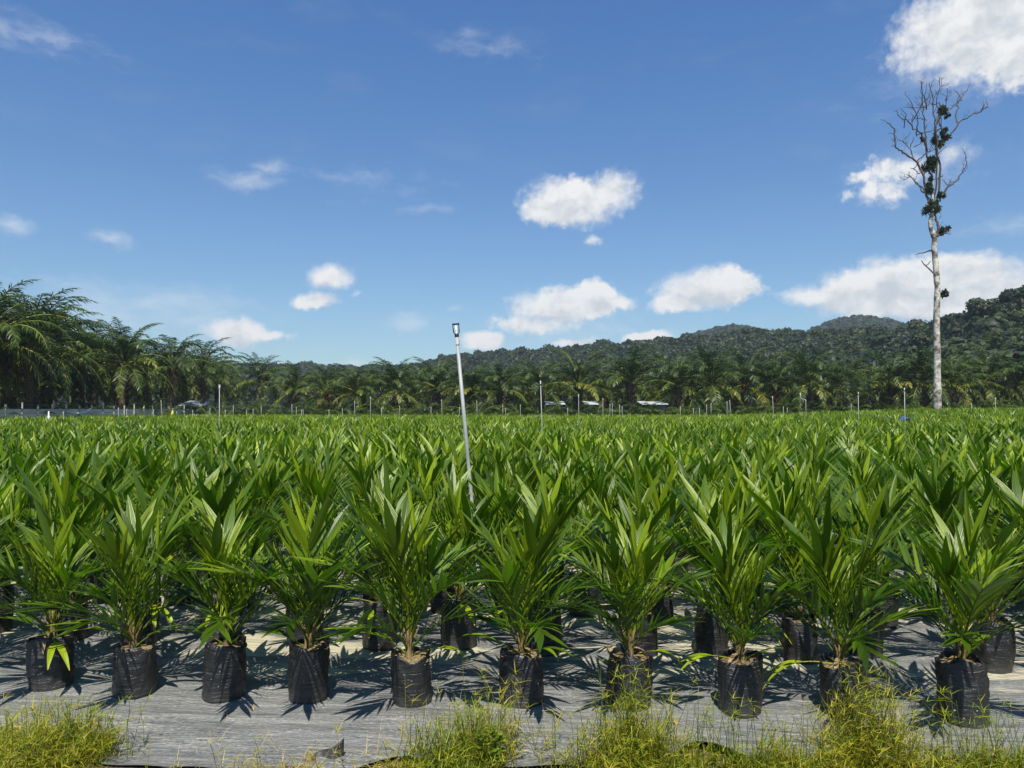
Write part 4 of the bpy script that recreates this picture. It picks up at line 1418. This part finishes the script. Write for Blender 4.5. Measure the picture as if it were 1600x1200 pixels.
tuft(10, 4.2, .14, .15, 1500, .24, .42, 50, .34)
tuft(95, 4.22, .12, .16, 2000, .27, .44, 80, .38)
tuft(140, 4.36, .06, .09, 420, .22, .36, 40, .36)
tuft(40, 4.6, .25, .06, 60, .14, .5, 30, .28)
tuft(185, 4.62, .03, .03, 60, .08, .2)
tuft(735, 4.2, .10, .12, 700, .26, .28, 50, .40)
tuft(690, 4.12, .12, .1, 500, .2, .3, 24, .36)
tuft(640, 4.1, .1, .07, 260, .16, .46, 10, .3)
tuft(760, 4.4, .16, .1, 40, .3, .6, 30, .5)
tuft(930, 4.12, .12, .1, 600, .22, .38, 36, .42)
tuft(990, 4.28, .08, .11, 900, .32, .44, 70, .56)
tuft(1060, 4.12, .12, .1, 300, .2, .34, 30, .46)
tuft(1170, 4.15, .14, .1, 200, .16, .32, 34, .46)
tuft(1250, 4.12, .13, .1, 700, .20, .44, 40, .36)
tuft(1350, 4.25, .09, .11, 1300, .34, .48, 100, .58)
tuft(1400, 4.12, .10, .1, 500, .2, .44, 34, .42)
tuft(1500, 4.12, .12, .09, 120, .18, .34, 30, .46)
tuft(1570, 4.15, .12, .09, 120, .2, .34, 30, .46)
tuft(1420, 4.03, .4, .05, 600, .13, .5)
tuft(1000, 4.03, .35, .05, 500, .12, .55)
tuft(450, 4.05, .3, .05, 90, .12, .7, 14, .26)
for (x, y, hm, hue) in shoots:
    if y > 4.75:
        continue
    p = np.array((x, y, gz1(x, y)))
    a, lean = rg.uniform(0, 6.28), rg.uniform(.2, 1.6)
    dv = nrm((math.cos(a) * lean, math.sin(a) * lean, 1))
    L = hm * rg.uniform(.5, 1.15)
    pts = [p]
    for q in range(5):
        pts.append(pts[-1] + dv * L / 5)
        dv = nrm(dv + np.array((rg.gauss(0, .25), rg.gauss(0, .25), rg.gauss(.05, .2))))
    tube(g, pts, [.0024, .0022, .002, .0017, .0015, .001], 3, hue=hue + rg.uniform(.0, .35), cap=False)
    for q in range(rg.randint(7, 14)):
        i_ = rg.randint(0, 4)
        a = rg.uniform(0, 6.28)
        blade(g, pts[i_] + (pts[i_ + 1] - pts[i_]) * rg.random(), (math.cos(a), math.sin(a), rg.uniform(-.2, 1.3)), (-math.sin(a), math.cos(a), .3), rg.uniform(.03, .11), rg.uniform(.003, .007), nseg=3, across=(-1, 1), fold=0, droop=rg.uniform(-.6, 1.8), hue=hue + rg.gauss(0, .2), prof='grass')
for k in range(130):             # thin dry stalks lying and leaning on the sheet
    px = rg.choice((rg.uniform(180, 620), rg.uniform(560, 900), rg.uniform(800, 1560)))
    d = rg.uniform(4.15, 4.6)
    x = (px - 800) / F * d
    a = rg.uniform(0, 6.28)
    blade(g, (x, d, gz1(x, d) + .02), (math.cos(a), math.sin(a) * .5, rg.uniform(.05, .9)), (-math.sin(a), math.cos(a), 0), rg.uniform(.12, .4), .0028, nseg=5, across=(-1, 1), fold=0, droop=rg.uniform(.3, 1.3), hue=rg.uniform(.75, 1.0), prof='grass')
tag(obj('grass', g.mesh('grass', M['grass'])), 'yellow green weedy grass along the near edge of the sheet', 'grass', kind='stuff')

# leafy weed in the middle tuft
g = Geo()
cx = (780 - 800) / F * 4.2
t_ = thing('leafy_weed', 'small bright green broad leaved weed in the middle grass tuft', 'weed', (-.12, 4.14, gz1(-.12, 4.14)))
for k in range(60):
    a, h_ = rg.uniform(0, 6.28), rg.uniform(.02, .24)
    rr_ = rg.uniform(.0, .07)
    for q in range(2):
        blade(g, (rr_ * math.cos(a), rr_ * math.sin(a), h_), (math.cos(a + q), math.sin(a + q), .35), (-math.sin(a + q), math.cos(a + q), .2), .035, .024, nseg=4, across=(-1, 0, 1), fold=.2, droop=.5, hue=.12 + rg.uniform(-.05, .1), prof='broad')
obj('leaves', g.mesh('leaves', M['grass']), t_)
g = Geo()
for k in range(6):
    a = k * 1.05
    tube(g, [(0, 0, 0), (.03 * math.cos(a), .03 * math.sin(a), .12), (.06 * math.cos(a), .06 * math.sin(a), .23)], [.003, .0025, .002], 4, hue=.2)
obj('stem', g.mesh('stem', M['grass']), t_)

# torn black bag scrap and a clod on the soil
q = on_ground(512, 1196)
g = Geo()
U, V_ = np.meshgrid(np.linspace(0, 1, 13), np.linspace(0, 1, 8))
X = (U - .5) * .17
Zt = (.03 + .085 * U ** 1.3) * V_
Y = .02 * np.sin(U * 7) + .05 * (V_ - .5) * (1 - U)
idx = np.arange(X.size).reshape(X.shape)
g.add(np.column_stack((X.ravel(), Y.ravel(), Zt.ravel() + .0)), np.stack((idx[:-1, :-1], idx[:-1, 1:], idx[1:, 1:], idx[1:, :-1]), -1).reshape(-1, 4))
so = tag(obj('plastic_scrap', g.mesh('plastic_scrap', M['bag']), None, (q[0], q[1] + .02, .02), .1), 'torn scrap of black plastic standing up from the soil at the bottom edge', 'plastic scrap')
md = so.modifiers.new('thick', 'SOLIDIFY')
md.thickness = .003


def clod(name, label, px, py, sx, sy, sz, m__, seed):
    q = on_ground(px, py)
    r = np.random.default_rng(seed)
    g = Geo()
    n, k = 14, 9
    ph = r.uniform(0, 6, 6)
    Vv = []
    for i in range(k):
        e = -0.6 + i / (k - 1) * (math.pi / 2 + .6)
        th = np.arange(n) * 2 * math.pi / n
        rr_ = (1 - i / (k - 1)) ** .75 * (1 + .18 * np.sin(3 * th + ph[0] + e) + .1 * np.sin(5 * th + ph[1])) + .001
        Vv.append(np.column_stack((rr_ * np.cos(th) * sx, rr_ * np.sin(th) * sy, np.full(n, math.sin(e) * sz) + r.uniform(-.05, .05, n) * sz)))
    Q = [(i * n + j, i * n + (j + 1) % n, (i + 1) * n + (j + 1) % n, (i + 1) * n + j) for i in range(k - 1) for j in range(n)]
    g.add(np.vstack(Vv), Q)
    tag(obj(name, g.mesh(name, m__), None, (q[0], q[1], .0)), label, 'clod')


clod('soil_clod', 'pointed straw coloured clod beside the torn black plastic scrap', 484, 1199, .045, .035, .10, M['clod'], 3)
clod('soil_clod', 'low wide mound of brown soil under the middle grass', 620, 1208, .16, .07, .06, M['earth'], 4)
clod('soil_clod', 'low brown soil mound at the foot of the right grass', 1075, 1210, .14, .08, .07, M['earth'], 6)

LIT = []
for k in range(3):
    g = Geo()
    blade(g, (-.05, 0, .004), (1, 0, .12 + .1 * k), (0, 1, 0), .10 + .03 * k, .022, nseg=6, across=(-1, 0, 1), fold=.5, droop=.5 + .2 * k, hue=.95, prof='broad')
    LIT.append(g.mesh('dry_leaf', M['dryleaf']))
for k in range(22):
    px, py = rg.uniform(120, 1560), rg.uniform(985, 1150)
    q = on_ground(px, py)
    if any(math.hypot(q[0] - p_[0], q[1] - p_[1]) < .2 for p_ in ind):
        continue
    o_ = tag(obj('dry_leaf', LIT[k % 3], None, (q[0], q[1], .022), rg.uniform(0, 6.28), rg.uniform(.7, 1.2)), 'small brown dry leaflet lying on the plastic sheet between the bags', 'dry leaf', 'dry leaflets on the sheet')

# ------------------------------------------------------------------ haze
g = Geo()
box(g, -1300, 1300, -30, 1400, -2.5, 150)
m_, t = mat('haze_air')
v_ = t.n('ShaderNodeVolumePrincipled', {'Color': (0.80, 0.88, 1.0, 1), 'Density': 0.00021, 'Anisotropy': 0.2})
t.n('ShaderNodeOutputMaterial', {1: v_.outputs[0]})
hz = obj('haze', g.mesh('haze', m_, smooth=False))
tag(hz, 'thin bluish haze in the air over the whole plantation', 'haze', kind='stuff')
